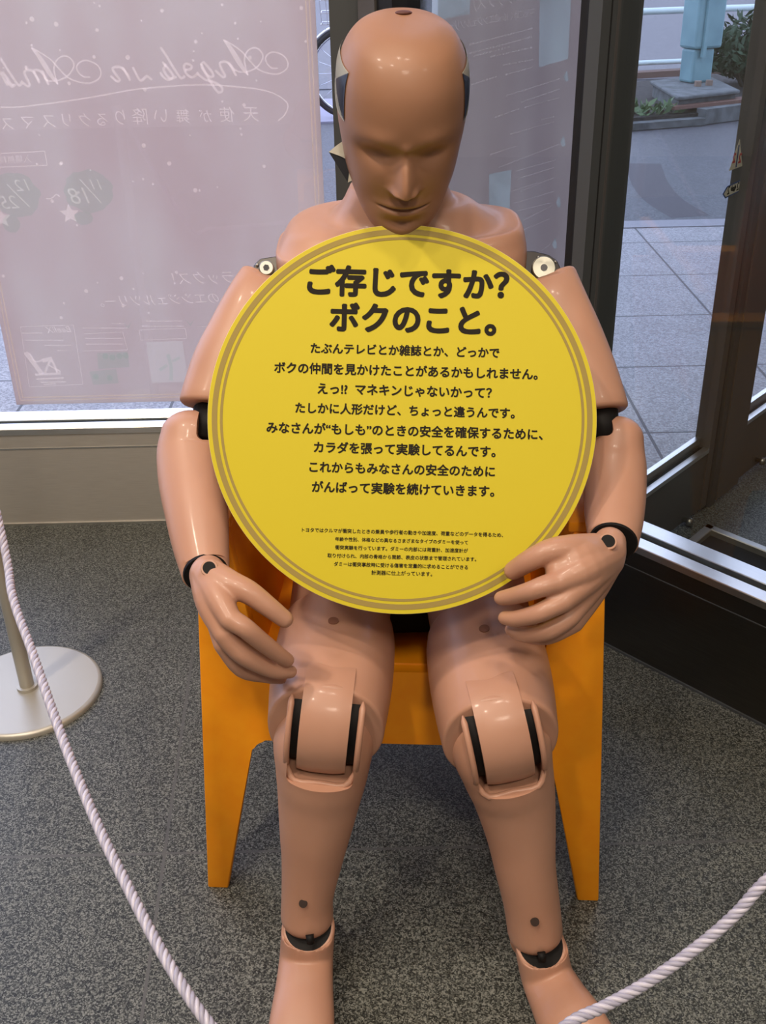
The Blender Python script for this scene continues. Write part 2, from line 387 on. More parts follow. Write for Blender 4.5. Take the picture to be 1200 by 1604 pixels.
# corner post between the window and the partition
bm = bmesh.new(); xa = PLN(515, 0, (0, LW, 0), (0, 1, 0)).x; xb = PLN(563, 0, (0, LW, 0), (0, 1, 0)).x
box(bm, (xa, LW-.012, .26), (xb, LW+.12, CH)); struct('trim_5', bm, FRAMEL)
bm = bmesh.new(); obar(bm, Lp(lS(566, 0)), Lp(lS(592, 0)), .25, CH, -.01, .12); struct('trim_6', bm, FRAME)
bm = bmesh.new(); obar(bm, Lp(lS(592, 0)), Lp(lS(616, 0)), .25, CH, -.004, .11); struct('trim_7', bm, mat('dark_frame', (.028, .028, .03), .4, .5))
# junction post of partition and doors
bm = bmesh.new(); obar(bm, Lp(lS(923, 0)), Lp(lS(934, 0)), .26, CH, -.004, .10); struct('trim_8', bm, GASK)
bm = bmesh.new(); obar(bm, Lp(lS(934, 0)), Lp(lS(955, 0)), .25, CH, -.018, .10); struct('trim_9', bm, FRAMEL)
bm = bmesh.new(); obar(bm, Dp(dS(951, 0)), Dp(dS(960, 0)), 0, CH, -.01, .05); struct('trim_10', bm, GASK)
# entrance door leaf
s0 = dS(960, 0); s1 = dS(1003, 0)-.012; s2 = dS(1098, 700)+.026; s3 = dS(1159, 666)
bm = bmesh.new(); obar(bm, Dp(s0), Dp(s1), .012, CH-.05, -.012, .03)
obar(bm, Dp(s1), Dp(s2), .012, .178, -.008, .026); obar(bm, Dp(s1), Dp(s2), CH-.2, CH-.05, -.008, .026)
obar(bm, Dp(s2), Dp(s2+.028), .012, CH-.05, -.012, .03)
d1 = struct('door_1', bm, FRAME)
def rail_strips(a, b, par):
    bm = bmesh.new(); obar(bm, Dp(a), Dp(b), .178, .190, -.012, .004); obar(bm, Dp(a), Dp(b), .178, .212, .016, .03); fin('glazing_strip', bm, SILL, par)
    bm = bmesh.new(); obar(bm, Dp(a), Dp(b), .176, .186, .004, .016); fin('gasket', bm, GASK, par)
    bm = bmesh.new(); obar(bm, Dp(a), Dp(b), .18, CH-.15, .008, .012); fin('pane', bm, GLASS, par)
rail_strips(s1, s2, d1)
bm = bmesh.new(); obar(bm, Dp(s2+.028), Dp(s2+.045), 0, CH, -.004, .04); struct('trim_11', bm, GASK)
bm = bmesh.new(); obar(bm, Dp(s2+.045), Dp(s2+.075), 0, CH, -.016, .04); struct('trim_12', bm, FRAMEL)
bm = bmesh.new(); obar(bm, Dp(s2+.075), Dp(s3), .012, CH-.05, -.02, .03)
obar(bm, Dp(s3), Dp(s3+.9), .012, .178, -.008, .026); obar(bm, Dp(s3), Dp(s3+.9), CH-.2, CH-.05, -.008, .026); obar(bm, Dp(s3+.9), Dp(s3+1.0), .012, CH-.05, -.012, .03)
d2 = struct('door_2', bm, FRAME); rail_strips(s3, s3+.9, d2)
bm = bmesh.new(); obar(bm, Dp(s3+1.0), Dp(5.2), 0, CH, -.02, .06); struct('wall_facade', bm, FRAME)
for px, py, d in ((1065, 812, d1), (1180, 718, d2)):
    p = on_D(px, py); bm = bmesh.new(); q = Vector(DN)
    tube(bm, [p+q*.005, p-q*.022, p-q*.024, p-q*.034], [.006, .006, .012, .010], 16); fin('door_stop_knob', bm, STEEL, d, smooth=True)
# recessed mat frame in the porch floor
c = Vector((.83, 2.335)); a = c - DD*.34; b = c + Vector((LD.x, LD.y))*.95; d4 = a + Vector((LD.x, LD.y))*.95
t = thing('floor_mat_frame', (c.x, c.y, 0), 'raised steel rectangular frame around the dark recess in the porch floor', 'floor frame')
bm = bmesh.new()
obar(bm, a, c, 0, .022, -.022, 0); obar(bm, c, b, 0, .022, -.022, 0); obar(bm, b, d4, 0, .022, -.022, 0); obar(bm, d4, a, 0, .022, -.022, 0); bev(bm, .002, 1)
fin('steel_edge', bm, mat('dull_steel', (.50, .49, .46), .42, .85), t)
bm = bmesh.new(); pts = [Vector((p.x, p.y, .001)) for p in (a, c, b, d4)]; prism(bm, pts, (0, 0, .004)); fin('dark_mat', bm, mat('dark_mat', (.012, .012, .013), .9), t)
# ---- outside ground
bm = bmesh.new(); prism(bm, [(-14, 2.45, -.03), (-.055, 2.45, -.03), (J.x, J.y+.01, -.03), (3.55, 5.42, -.03), (-14, 5.42, -.03)], (0, 0, .028)); struct('ground_pavement', bm, PAVE)
bm = bmesh.new(); box(bm, (-14, 5.42, -.04), (14, 5.56, .002)); struct('ground_kerb', bm, mat('kerb_stone', (.30, .30, .33), .8))
bm = bmesh.new(); prism(bm, [(-14, 5.56, -.05), (14, 5.56, -.05), (14, 40, -.05), (-14, 40, -.05)], (0, 0, .045)); struct('ground_asphalt', bm, ASPH)
bm = bmesh.new(); prism(bm, [(-14, 10.2, -.02), (14, 11.9, -.02), (30, 60, -.02), (-30, 60, -.02)], (0, 0, .025)); struct('ground_road', bm, ROAD)
bm = bmesh.new(); prism(bm, [(-3.2, 8.9, -.02), (.2, 9.0, -.02), (.2, 10.3, -.02), (-3.2, 10.3, -.02)], (0, 0, .03)); struct('ground_verge', bm, mat('pale_paving', (.30, .29, .37), .8))
bm = bmesh.new(); P = [Z(1008, 255), Z(1018, 285), Z(1040, 312), Z(1082, 338)]
ribbon(bm, [p+Vector((0, 0, -.0045)) for p in P], .22, (0, 0, 1)); o = fin('road_stain', bm, mat('reddish_stain', (.064, .056, .064), .7)); o['kind'] = 'structure'
# ================================================================== OUTSIDE
# planter with kerbs, soil, light blue pole on its slab, guard rail, plants
bm = bmesh.new(); pk = [Z(950, 208), Z(1105, 196), Z(1108, 188), Z(1300, 168)]
for a, b in zip(pk[:2], pk[1:2]): obar(bm, a, b, 0, .05, 0, .12)
obar(bm, pk[1]+Vector((0, .02, 0)), pk[3], 0, .11, 0, .10); pl = fin('planter_kerb', bm, CONC)
tag(pl, kind='structure')
bm = bmesh.new(); obar(bm, pk[1]+Vector((-.25, .03, 0)), pk[3], .11, .135, -.01, .12); o = fin('brick_coping', bm, mat('brick_coping', (.17, .09, .07), .8), pl)
bm = bmesh.new(); prism(bm, [(pk[0].x, pk[0].y+.1, 0), (pk[1].x, pk[1].y+.1, 0), (pk[3].x, pk[3].y+.05, 0), (pk[3].x+1.2, pk[3].y+2.4, 0), (pk[0].x+.6, pk[0].y+2.2, 0)], (0, 0, .075))
m = mat('soil', (.05, .04, .035), .95); noise_mix(m, (.012, .010, .010), (.05, .045, .042), 25, 5, bump=.6, dist=.02); tag(fin('planter_soil', bm, m), kind='structure')
kb = [Z(900, 130), Z(1000, 121), Z(1165, 113), Z(1300, 106)]
bm = bmesh.new(); obar(bm, kb[0], kb[3], 0, .06, 0, .16); tag(fin('far_kerb', bm, mat('brown_kerb', (.15, .09, .07), .8)), kind='structure')
# slab: top face corners measured at z=.20
zt = .20
S1, S2, S3 = Z(1018, 126, zt), Z(1062, 152, zt), Z(1160, 141, zt); S4 = S1+S3-S2
t = thing('concrete_footing', (S2.x, S2.y, 0), 'grey concrete footing slab under the light blue pole beyond the door glass', 'concrete slab')
bm = bmesh.new(); prism(bm, [S1, S2, S3, S4], (0, 0, -.03)); bev(bm, .008, 1); fin('slab_top', bm, CONC, t)
ce = (S1+S3)/2
bm = bmesh.new(); prism(bm, [p+(ce-p)*.09+Vector((0, 0, -.03)) for p in (S1, S2, S3, S4)], (0, 0, -.16)); fin('slab_base', bm, CONC, t)
pb = Z(1088, 128, zt)
t = thing('sign_pole', (pb.x, pb.y, zt), 'pale turquoise steel pole standing on the concrete slab outside the door', 'pole')
BL = mat('turquoise_paint', lin((122, 158, 165)), .45); noise_mix(BL, lin((108, 146, 154)), lin((126, 164, 170)), 6, 4)
bm = bmesh.new(); dp = Vector((.93, .36, 0)).normalized()
obar(bm, pb-dp*.10, pb+dp*.10, zt, zt+.26, -.09, .09); bev(bm, .02, 2); fin('pole_foot', bm, BL, t)
bm = bmesh.new(); obar(bm, pb-dp*.115+Vector((-.0, 0, 0)), pb+dp*.15, zt+.26, 4.2, -.11, .11); bev(bm, .02, 2); fin('pole_shaft', bm, BL, t)
bm = bmesh.new(); obar(bm, pb-dp*.05, pb-dp*.02, zt+.2, 4.2, -.135, -.10); fin('conduit', bm, BL, t)
for k in (-.16, -.05):
    p = pb+dp*k+Vector((.1, -.22, 0)); bm = bmesh.new(); cyl(bm, (p.x, p.y, zt), (p.x, p.y, zt+.04), .03, seg=8); fin('anchor_bolt', bm, mat('rusty_bolt', (.25, .18, .14), .7), t)
# guard rail
ga, gb = Vector((1.2, 11.15, 0)), Vector((6.2, 12.15, 0))
t = thing('guard_rail', (1.2, 11.15, 0), 'white two-bar steel guard rail along the road behind the turquoise pole', 'guard rail')
GR = mat('white_rail_paint', lin((205, 222, 222)), .4)
for z in (.13, .60): bm = bmesh.new(); tube(bm, [ga+Vector((0, 0, z)), gb+Vector((0, 0, z))], .032 if z > .5 else .024, 12); fin('rail', bm, GR, t, smooth=True)
for k in (0, .93): bm = bmesh.new(); p = ga.lerp(gb, k); tube(bm, [p, p+Vector((0, 0, .8))], .04, 12); fin('rail_post', bm, GR, t, smooth=True)
# plants
def bush(name, label, group, c, r, n, col, ln, seed):
    rnd = random.Random(seed); bm = bmesh.new()
    for _ in range(n):
        a = rnd.uniform(0, 2*pi); q = sqrt(rnd.random()); p = Vector((c[0]+r[0]*q*cos(a), c[1]+r[1]*q*sin(a), c[2]+r[2]*rnd.random()*(1-q*q*.7)))
        d = Vector((rnd.gauss(0, .6), rnd.gauss(0, .6), rnd.uniform(.1, .9))).normalized(); s = d.orthogonal().normalized()
        s = (Matrix.Rotation(rnd.uniform(0, 6.3), 3, d) @ s)
        l = ln*rnd.uniform(.5, 1.3); w = l*.16
        v = [bm.verts.new(x) for x in (p, p+d*l*.5+s*w, p+d*l, p+d*l*.5-s*w)]; bm.faces.new(v)
    bm2 = bm; o = thing(name, (c[0], c[1], .05), label, 'shrub' if 'shrub' in name else 'plant', group)
    fin('foliage', bm2, col, o)
    bm = bmesh.new(); 
    for k in range(5):
        a = rnd.uniform(0, 6.3); tube(bm, [(c[0], c[1], .0), (c[0]+r[0]*.6*cos(a), c[1]+r[1]*.6*sin(a), c[2]+r[2]*.5)], .012, 5)
    fin('stem', bm, mat('stem', (.05, .04, .025), .9), o)
LEAF = mat('dark_leaf', (.030, .070, .030), .6); LEAF2 = mat('pale_leaf', (.12, .20, .09), .6)
p = Z(1165, 108, .25); bush('clipped_shrub', 'dark green bushy shrub beside the turquoise pole, by the road', None, (p.x+.12, p.y+.25, .2), (.50, .32, .45), 2400, LEAF, .10, 3)
p = Z(1105, 128, .1); bush('low_shrub', 'small sparse green shrub at the foot of the turquoise pole, on its right', None, (p.x+.42, p.y+.05, .1), (.22, .16, .22), 500, LEAF, .10, 4)
p = Z(1030, 182, .05); bush('leafy_weed', 'low pale leafy weed in the planter corner left of the slab', None, (p.x-.1, p.y-.05, .07), (.22, .10, .06), 110, LEAF2, .10, 5)
p = Z(1195, 150, .1); bush('trailing_shrub', 'dark shrub low behind the brick kerb at the right edge of the picture', None, (p.x+.15, p.y-.25, .1), (.26, .18, .25), 700, LEAF, .10, 6)
# bicycle (its front part shows between banner and post)
bc = Z(512, 187); bx_, by_ = bc.x+.20, bc.y+.0; R_ = .33
t = thing('bicycle', (bx_, by_, 0), 'red bicycle parked outside between the pink banner and the grey post', 'bicycle')
TY = mat('tyre', (.015, .015, .017), .7); RED = mat('dark_red_frame', (.16, .012, .03), .3); CHR = mat('chrome', (.7, .7, .74), .2, 1)
def wheel(cx):
    bm = bmesh.new(); tube(bm, [(cx+R_*cos(a*pi/24), by_, R_+.02+R_*sin(a*pi/24)) for a in range(49)], .020, 8, caps=False); w = fin('wheel', bm, TY, t, smooth=True)
    bm = bmesh.new(); tube(bm, [(cx+(R_-.028)*cos(a*pi/24), by_, R_+.02+(R_-.028)*sin(a*pi/24)) for a in range(49)], .010, 6, caps=False)
    for k in range(18):
        a = k*pi/9; tube(bm, [(cx, by_, R_+.02), (cx+(R_-.03)*cos(a), by_, R_+.02+(R_-.03)*sin(a))], .0025, 4)
    fin('rim', bm, CHR, w, smooth=True)
    bm = bmesh.new(); tube(bm, [(cx+(R_+.03)*cos(a*pi/24), by_, R_+.02+(R_+.03)*sin(a*pi/24)) for a in range(4, 24)], .016, 6); fin('mudguard', bm, CHR, t, smooth=True)
wheel(bx_); wheel(bx_+1.05)
hz = .02+R_
bm = bmesh.new()
for a, b, r in (((bx_, by_, hz), (bx_+.17, by_, .80), .014), ((bx_+.17, by_, .80), (bx_+.45, by_, .38), .018), ((bx_+.45, by_, .38), (bx_+.62, by_, .85), .016), ((bx_+.45, by_, .38), (bx_+1.05, by_, hz), .012), ((bx_+.60, by_, .70), (bx_+1.05, by_, hz), .010), ((bx_+.19, by_, .74), (bx_+.58, by_, .60), .016)): tube(bm, [a, b], r, 10)
fin('frame', bm, RED, t, smooth=True)
bm = bmesh.new(); tube(bm, [(bx_+.16, by_-.26, 1.02), (bx_+.10, by_-.18, 1.0), (bx_+.17, by_, .98), (bx_+.10, by_+.18, 1.0), (bx_+.16, by_+.26, 1.02)], .012, 8, 4); tube(bm, [(bx_+.17, by_, .80), (bx_+.16, by_, .98)], .013, 8); fin('handlebar', bm, CHR, t, smooth=True)
bm = bmesh.new(); ell(bm, (bx_+.62, by_, .90), (.13, .07, .04)); fin('saddle', bm, TY, t, smooth=True)
bm = bmesh.new()
for k in range(7): tube(bm, [(bx_-.20+k*.045, by_-.14, .72), (bx_-.22+k*.05, by_-.15, .98)], .004, 4)
for z in (.72, .80, .89, .98): tube(bm, [(bx_-.21, by_-.15, z), (bx_+.09, by_-.15, z), (bx_+.09, by_+.15, z), (bx_-.21, by_+.15, z), (bx_-.21, by_-.15, z)], .004, 4)
fin('basket', bm, CHR, t)
# ---- pink banner, read from behind
BY = 2.500
def bP(px, py, k=0.0): return PLN(px, py, (0, BY-k, 0), (0, 1, 0))
bl = bP(26, 634); br = bP(509, 340).x
t = thing('event_banner', ((bl.x+br)/2, BY, bl.z), 'large pink banner seen from behind outside the window, lettering reversed', 'banner')
PINK = paper('pink_banner', (.83, .715, .71), .56, (.88, .80, .785))
PWHT = ink('banner_white_print', (1, 1, 1), (.21, .21, .23)); PGRN = ink('banner_green_print', (.91, .985, .95), (.004, .008, .006)); PBLU = ink('banner_pale_print', (.97, 1, 1), (.10, .12, .14)); PLINE = ink('banner_border_print', (.97, .95, .88), (.16, .13, .08))
xr0 = br
bm = bmesh.new(); box(bm, (bl.x-.0, BY, bl.z), (xr0, BY+.002, 3.6)); fin('cloth', bm, PINK, t)
bm = bmesh.new(); tube(bm, [(bl.x-.02, BY+.01, 3.6), (br+.02, BY+.01, 3.6)], .012, 10)
for x in (bl.x+.1, br-.1): tube(bm, [(x, BY+.01, 3.6), (x, BY+.01, 3.9)], .003, 6)
fin('hanging_rail', bm, FRAMEL, t)
bm = bmesh.new(); N_ = (0, -1, 0); K = .0012
for off in (.012, .020):
    a = (bl.x+off, BY-K, bl.z+off); b = (br-off, BY-K, bl.z+off)
    ribbon(bm, [a, b], .003, N_, 0); ribbon(bm, [a, (a[0], BY-K, 2.6)], .003, N_, 0); ribbon(bm, [b, (b[0], BY-K, 2.6)], .003, N_, 0)
fin('border_line', bm, PLINE, t)
bm = bmesh.new()
def cA(L_): return [bP(230+x/5, 50+y/5, K) for x, y in L_]
def cB(L_): return [bP(x/5, 60+y/5, K) for x, y in L_]
thin = .0035; thick = lambda u: .003+.008*sin(pi*u)
A1 = [(1025, 285), (975, 280), (935, 235), (935, 190), (975, 160), (1030, 165), (1085, 200), (1105, 255), (1085, 300), (1020, 330), (940, 320), (870, 290), (800, 220), (740, 150), (660, 95), (600, 62)]
A2 = [(600, 62), (650, 120), (700, 200), (750, 280), (795, 340)]
A3 = [(690, 290), (720, 312), (790, 310), (850, 285), (895, 235), (908, 180), (875, 135), (830, 125), (785, 155), (765, 210), (772, 270), (790, 335)]
sh = lambda L_: [(245+(x-600)*1.08, 75+(y-62)*1.03) for x, y in L_]
ribbon(bm, cA(A1), thin, N_); ribbon(bm, cA(A2), thick, N_); ribbon(bm, cA(A3), thin, N_)
ribbon(bm, cB(sh(A1)), thin, N_); ribbon(bm, cB(sh(A2)), thick, N_); ribbon(bm, cB(sh(A3)), thin, N_)
for L_ in ([(700, 345), (670, 290), (640, 240)], [(690, 310), (660, 265), (625, 237), (590, 235), (572, 252), (590, 300), (612, 340), (596, 354), (560, 325), (535, 300)],
           [(420, 262), (445, 240), (470, 262), (505, 305), (520, 342), (495, 352), (455, 315), (425, 272)], [(425, 250), (470, 340), (520, 425), (558, 472), (588, 465), (585, 432), (530, 395), (455, 372), (400, 330)],
           [(300, 300), (345, 290), (345, 262), (310, 250), (290, 270), (308, 325), (350, 355), (385, 340), (402, 315)],
           [(105, 118), (145, 175), (200, 265), (245, 335), (270, 362), (300, 345)], [(120, 235), (150, 268), (205, 340), (172, 375), (130, 352), (105, 315)], [(150, 250), (132, 300), (180, 362), (235, 352)]):
    ribbon(bm, cA(L_), .0055, N_)
for L_ in ([(1190, 325), (1150, 298), (1115, 328), (1088, 318), (1040, 225)], [(1020, 332), (960, 225)], [(1015, 300), (960, 238), (918, 223), (882, 240), (912, 290), (938, 325), (915, 336), (865, 295)],
           [(380, 365), (330, 250)], [(372, 338), (330, 272), (295, 250), (268, 262), (310, 352)], [(305, 330), (260, 262), (220, 250), (190, 270), (232, 358), (212, 374), (165, 335)],
           [(0, 150), (60, 245), (120, 335), (150, 370), (172, 348)], [(100, 372), (60, 320), (20, 262)], [(60, 372), (0, 262)], [(120, 360), (92, 378), (50, 330)]):
    ribbon(bm, cB(L_), .0055, N_)
ribbon(bm, cA([(1030, 695), (1080, 650), (1105, 590), (1085, 540), (1000, 485), (880, 450), (700, 430), (500, 415), (300, 418), (0, 440)])+cB([(1000, 410), (750, 455), (500, 495), (300, 520), (150, 538), (0, 540)]), .0032, N_)
fin('title_lettering', bm, PWHT, t); bm = bmesh.new()
def mt(s, xr, xl, yr, yl, h=None, bold=0.0, shear=0.0): lay_text(bm, s, bP(xr, yr, K), bP(xl, yl, K), (0, 0, 1), bold, shear, None, h)
def disc2(px, py, r, n=8):
    c = bP(px, py, K); poly(bm, [c+Vector((r*cos(2*pi*k/n), 0, r*sin(2*pi*k/n))) for k in range(n)])
x = 0
for ch, a, b, y in (('天', 405, 382, 188), ('使', 368, 345, 189), ('が', 332, 313, 190), ('舞', 298, 277, 191), ('い', 263, 242, 191), ('降', 232, 208, 193), ('り', 197, 182, 194), ('る', 170, 153, 196), ('ク', 143, 125, 197), ('リ', 112, 99, 197), ('ス', 88, 68, 199), ('マ', 55, 35, 200), ('ス', 22, 4, 202)):
    mt(ch, a, b, y, y)
fin('subtitle_lettering', bm, PWHT, t); bm = bmesh.new()
mt('入場無料', 49, 0, 253, 256)
for P4 in ([(-30, 242), (70, 237), (74, 259), (-30, 263)],):
    for a, b in zip(P4[:-1], P4[1:]): ribbon(bm, [bP(*a, K), bP(*b, K)], .002, N_, 0)
def dt(s, xr, yr, xl, yl, h=None): mt(s, xr, xl, yr, yl, h, 0, .3)
dt('11', 160, 297, 142, 297); ribbon(bm, [bP(125, 281, K), bP(159, 318, K)], .0028, N_, 0); dt('18', 141, 318, 109, 320)
ribbon(bm, [bP(94, 308, K), bP(88, 305, K), bP(80, 311, K), bP(72, 311, K)], .003, N_)
dt('12', 47, 298, 25, 300); ribbon(bm, [bP(11, 289, K), bP(46, 324, K)], .0028, N_, 0); dt('25', 32, 326, 1, 328)
fin('date_lettering', bm, PWHT, t); bm = bmesh.new()
mt('アムラックス！', 412, 270, 441, 445, shear=.15)
mt('高さ16mのエンジェルツリー。', 420, 158, 471, 480, shear=.15)
mt('BeeliX', 112, 72, 520, 522, shear=.3)
fin('message_lettering', bm, PWHT, t); bm = bmesh.new()
rn = random.Random(11)
for _ in range(62):
    px, py = rn.uniform(5, 490), rn.uniform(2, 500)
    if py > 250 and px > 430: continue
    disc2(px, py, rn.choice((.0022, .003, .0042)))
for px, py in ((50, 30), (88, 38), (200, 90), (225, 228), (306, 298), (135, 456), (190, 436), (265, 256)): disc2(px, py, .0055, 6)
def star(px, py, r, hole=True):
    c = bP(px, py, K); P_ = [c+Vector(((r if k % 2 == 0 else r*.45)*sin(k*pi/5), 0, (r if k % 2 == 0 else r*.45)*cos(k*pi/5))) for k in range(10)]; poly(bm, P_)
star(109, 335, .024); star(2, 342, .024)
fin('snowflake_print', bm, PWHT, t); bm = bmesh.new()
# small ruled lines standing for the fine print, boxes of the lower row
def fine(xa, xb, y, w=.0014, dash=True):
    if not dash: ribbon(bm, [bP(xa, y, K), bP(xb, y, K)], w, N_, 0); return
    u = xa
    while u < xb:
        v = u+rn.uniform(2, 5); ribbon(bm, [bP(u, y, K), bP(min(v, xb), y, K)], w*rn.uniform(1, 2.2), N_, 0); u = v+rn.uniform(.8, 1.8)
for xa, xb, y in ((35, 66, 522), (40, 100, 533), (70, 112, 541), (90, 112, 549), (130, 200, 514), (175, 195, 507), (134, 192, 530), (135, 192, 539), (222, 288, 511), (225, 285, 503), (318, 340, 512)): fine(xa, xb, y)
for P4 in ([(32, 512), (115, 509), (130, 602), (46, 606), (32, 512)], [(132, 523), (192, 520), (200, 548), (130, 550)], [(218, 517), (290, 514), (293, 530), (220, 533), (218, 517)], [(310, 512), (330, 511)]):
    for a, b in zip(P4[:-1], P4[1:]): ribbon(bm, [bP(*a, K), bP(*b, K)], .0012, N_, 0)
for L_, w in (([(40, 552), (52, 568), (66, 586)], .012), ([(46, 553), (55, 566), (65, 565)], .004), ([(55, 587), (95, 585)], .006), ([(57, 594), (100, 592)], .004), ([(64, 599), (103, 598)], .003), ([(68, 602), (88, 601)], .003), ([(70, 584), (80, 565), (90, 584)], .006), ([(66, 565), (82, 562)], .010), ([(76, 572), (95, 582)], .004)):
    ribbon(bm, [bP(*q, K) for q in L_], w, N_)
fin('fine_print', bm, PWHT, t)
bm = bmesh.new(); K = .0006
def blob(px, py, rx, rz, n, seed):
    rr = random.Random(seed); c = bP(px, py, K); poly(bm, [c+Vector((rx*cos(2*pi*k/n)*f_, 0, rz*sin(2*pi*k/n)*f_)) for k in range(n) for f_ in [rr.uniform(.92, 1.04)]])
blob(139, 300, .058, .050, 30, 1); blob(24, 306, .058, .052, 30, 2); blob(131, 342, .024, .016, 10, 3); blob(18, 350, .022, .022, 10, 4)
for q in ([(152, 553), (200, 551), (203, 575), (154, 578)], [(140, 582), (182, 578), (186, 600), (146, 603)]): poly(bm, [bP(*p, K) for p in q])
for px, py in ((200, 509), (298, 505)): c = bP(px, py, K); poly(bm, [c+Vector(v) for v in ((-.012, 0, .008), (0, 0, -.004), (.012, 0, .010), (0, 0, -.010))])
fin('green_print', bm, PGRN, t)
bm = bmesh.new(); poly(bm, [bP(*p, K) for p in ((229, 536), (286, 534), (294, 598), (238, 600))])
fin('pale_print', bm, PBLU, t)
bm = bmesh.new(); K = .0014
c = bP(263, 590, K)
ribbon(bm, [bP(268, 596, K), bP(268, 575, K), bP(263, 555, K)], .009, N_); ribbon(bm, [bP(250, 580, K), bP(262, 572, K)], .008, N_); ribbon(bm, [bP(270, 566, K), bP(282, 560, K)], .007, N_)
for px, py in ((165, 558), (176, 560), (187, 558), (197, 557), (150, 590), (172, 592)): disc2(px, py, .008)
fin('tree_print', bm, PGRN, t)
# ---- second poster, beyond the partition glass, standing on its own feet
q0 = Vector((.02, 2.49)); qd = Vector((.656, .755)).normalized(); qn = Vector((-qd.y, qd.x, 0))
def qP(px, py, k=0.0): return PLN(px, py, (q0.x-k*qn.x*-1, q0.y-k*qn.y*-1 - 0, 0), qn)
def qP(px, py, k=0.0):
    pt = Vector((q0.x, q0.y, 0)) - qn*k
    return PLN(px, py, pt, qn)
sgn = 1 if (CC-Vector((q0.x, q0.y, 0))).dot(qn) < 0 else -1
K2 = .002*sgn
e1 = qP(911, 0); L1 = (Vector((e1.x, e1.y))-q0).dot(qd)
t = thing('window_poster', (q0.x+qd.x*L1/2, q0.y+qd.y*L1/2, 0), 'greyish reversed poster standing outside behind the partition glass, right of the head', 'poster')
G1 = paper('grey_poster', (.60, .54, .53), .5, (.68, .63, .61)); G2 = ink('poster_print', (1, 1, 1), (.22, .22, .24)); G3 = ink('poster_picture', (.85, 1.0, .98), (.02, .06, .07))
def qbar(a, b, z0, z1, t0, t1, bm): obar(bm, q0+qd*a, q0+qd*b, z0, z1, t0, t1)
bm = bmesh.new(); qbar(0, L1, .32, 2.5, -.001, .001, bm); fin('sheet', bm, G1, t)
bm = bmesh.new(); qbar(L1-.03, L1-.01, 0, .33, -.01, .01, bm); qbar(.05, .07, 0, .33, -.01, .01, bm); qbar(0, L1, .30, .33, -.012, .012, bm); fin('stand', bm, FRAMEL, t)
bm = bmesh.new()
def qt(s, xr, yr, xl, yl, bold=0.0, shear=0.0, h=None): lay_text(bm, s, qP(xr, yr, K2), qP(xl, yl, K2), (0, 0, 1), bold, shear, None, h)
qt('（アムラックス）', 838, -3, 742, 16, 0, .1)
qt('中空に輝く16mのエンジェルツリー', 837, 24, 703, 48, 0, .1)
fin('headline_lettering', bm, G2, t); bm = bmesh.new()
def qfine(xa, ya, xb, yb, w=.004):
    n = max(3, int((xb-xa)/4.5)); 
    for k in range(n):
        u0, u1 = k/n, (k+rn.uniform(.5, .85))/n
        ribbon(bm, [qP(xa+(xb-xa)*u, ya+(yb-ya)*u, K2) for u in (u0, u1)], w*rn.uniform(.5, 1.2), qn, 0)
for a in ((735, 70, 836, 44), (735, 84, 836, 57), (768, 89, 835, 74), (742, 88, 800, 73), (788, 102, 836, 93), (792, 117, 835, 105), (738, 133, 780, 119), (793, 150, 878, 123), (816, 160, 878, 139), (822, 168, 876, 153), (838, 190, 870, 182), (775, 184, 815, 170), (800, 210, 870, 190)): qfine(*a)
for a in ((768, 242, 812, 228), (782, 262, 878, 225), (808, 268, 872, 250), (810, 280, 870, 262), (815, 300, 868, 278), (800, 300, 845, 285), (806, 318, 868, 300), (820, 345, 865, 322), (812, 330, 862, 318), (820, 360, 862, 342), (845, 395, 868, 378)): qfine(*a, .0032)
fin('fine_print', bm, G2, t)
bm = bmesh.new(); K2 = .001*sgn
poly(bm, [qP(*p, K2) for p in ((846, -20), (896, -32), (890, 92), (844, 106))]); poly(bm, [qP(*p, K2) for p in ((766, 273), (801, 266), (798, 334), (766, 342))]); poly(bm, [qP(*p, K2) for p in ((640, -40), (738, -45), (736, 22), (640, 40))])
for px, py in ((888, 118), (883, 220), (876, 315), (870, 380)): poly(bm, [qP(px+a, py+b, K2) for a, b in ((-5, 2), (0, -8), (3, 8), (-2, 10))])
fin('picture_print', bm, G3, t)
# ---- stickers on the door glass
def sP(px, py, k=-.0095): return PLN(px, py, Vector((J.x, J.y, 0))+Vector(DN)*(.0074-(k+.0095)*.6), DN)
t = thing('door_sticker', sP(1158, 250), 'small white triangular sticker with blue bar and red marks on the door glass', 'sticker')
bm = bmesh.new(); prism(bm, [sP(1159, 218, -.0095), sP(1142, 268, -.0095), sP(1163, 260, -.0095)], Vector(DN)*.0003); fin('backing', bm, WHT, t)
bm = bmesh.new(); ribbon(bm, [sP(1158, 227, -.0085), sP(1153, 262, -.0085)], .006, DN, 0); fin('blue_bar', bm, mat('sticker_blue', lin((40, 70, 130)), .5), t)
bm = bmesh.new(); 
for x in (1149.5, 1158.5): lay_text(bm, '2', sP(x+2, 254, -.0085), sP(x-2, 255.5, -.0085), (0, 0, 1), .03)
fin('red_print', bm, mat('sticker_red', lin((190, 60, 60)), .5), t)
t = thing('direction_sticker', sP(1148, 298), 'small arrow-shaped white sticker with blue border on the door glass', 'sticker')
bm = bmesh.new(); prism(bm, [sP(*p, -.0095) for p in ((1161, 281), (1139, 292), (1132, 304), (1136, 311), (1158, 300))], Vector(DN)*.0003); fin('border', bm, bpy.data.materials['sticker_blue'], t)
bm = bmesh.new(); poly(bm, [sP(*p, -.0088) for p in ((1159.5, 284), (1140, 293.5), (1134, 304), (1137, 308.5), (1157.5, 298.5))]); fin('backing', bm, WHT, t)
bm = bmesh.new(); lay_text(bm, '2⇔2', sP(1157, 297, -.0082), sP(1139, 305, -.0082), (0, 0, 1), .02); fin('print', bm, INK, t)
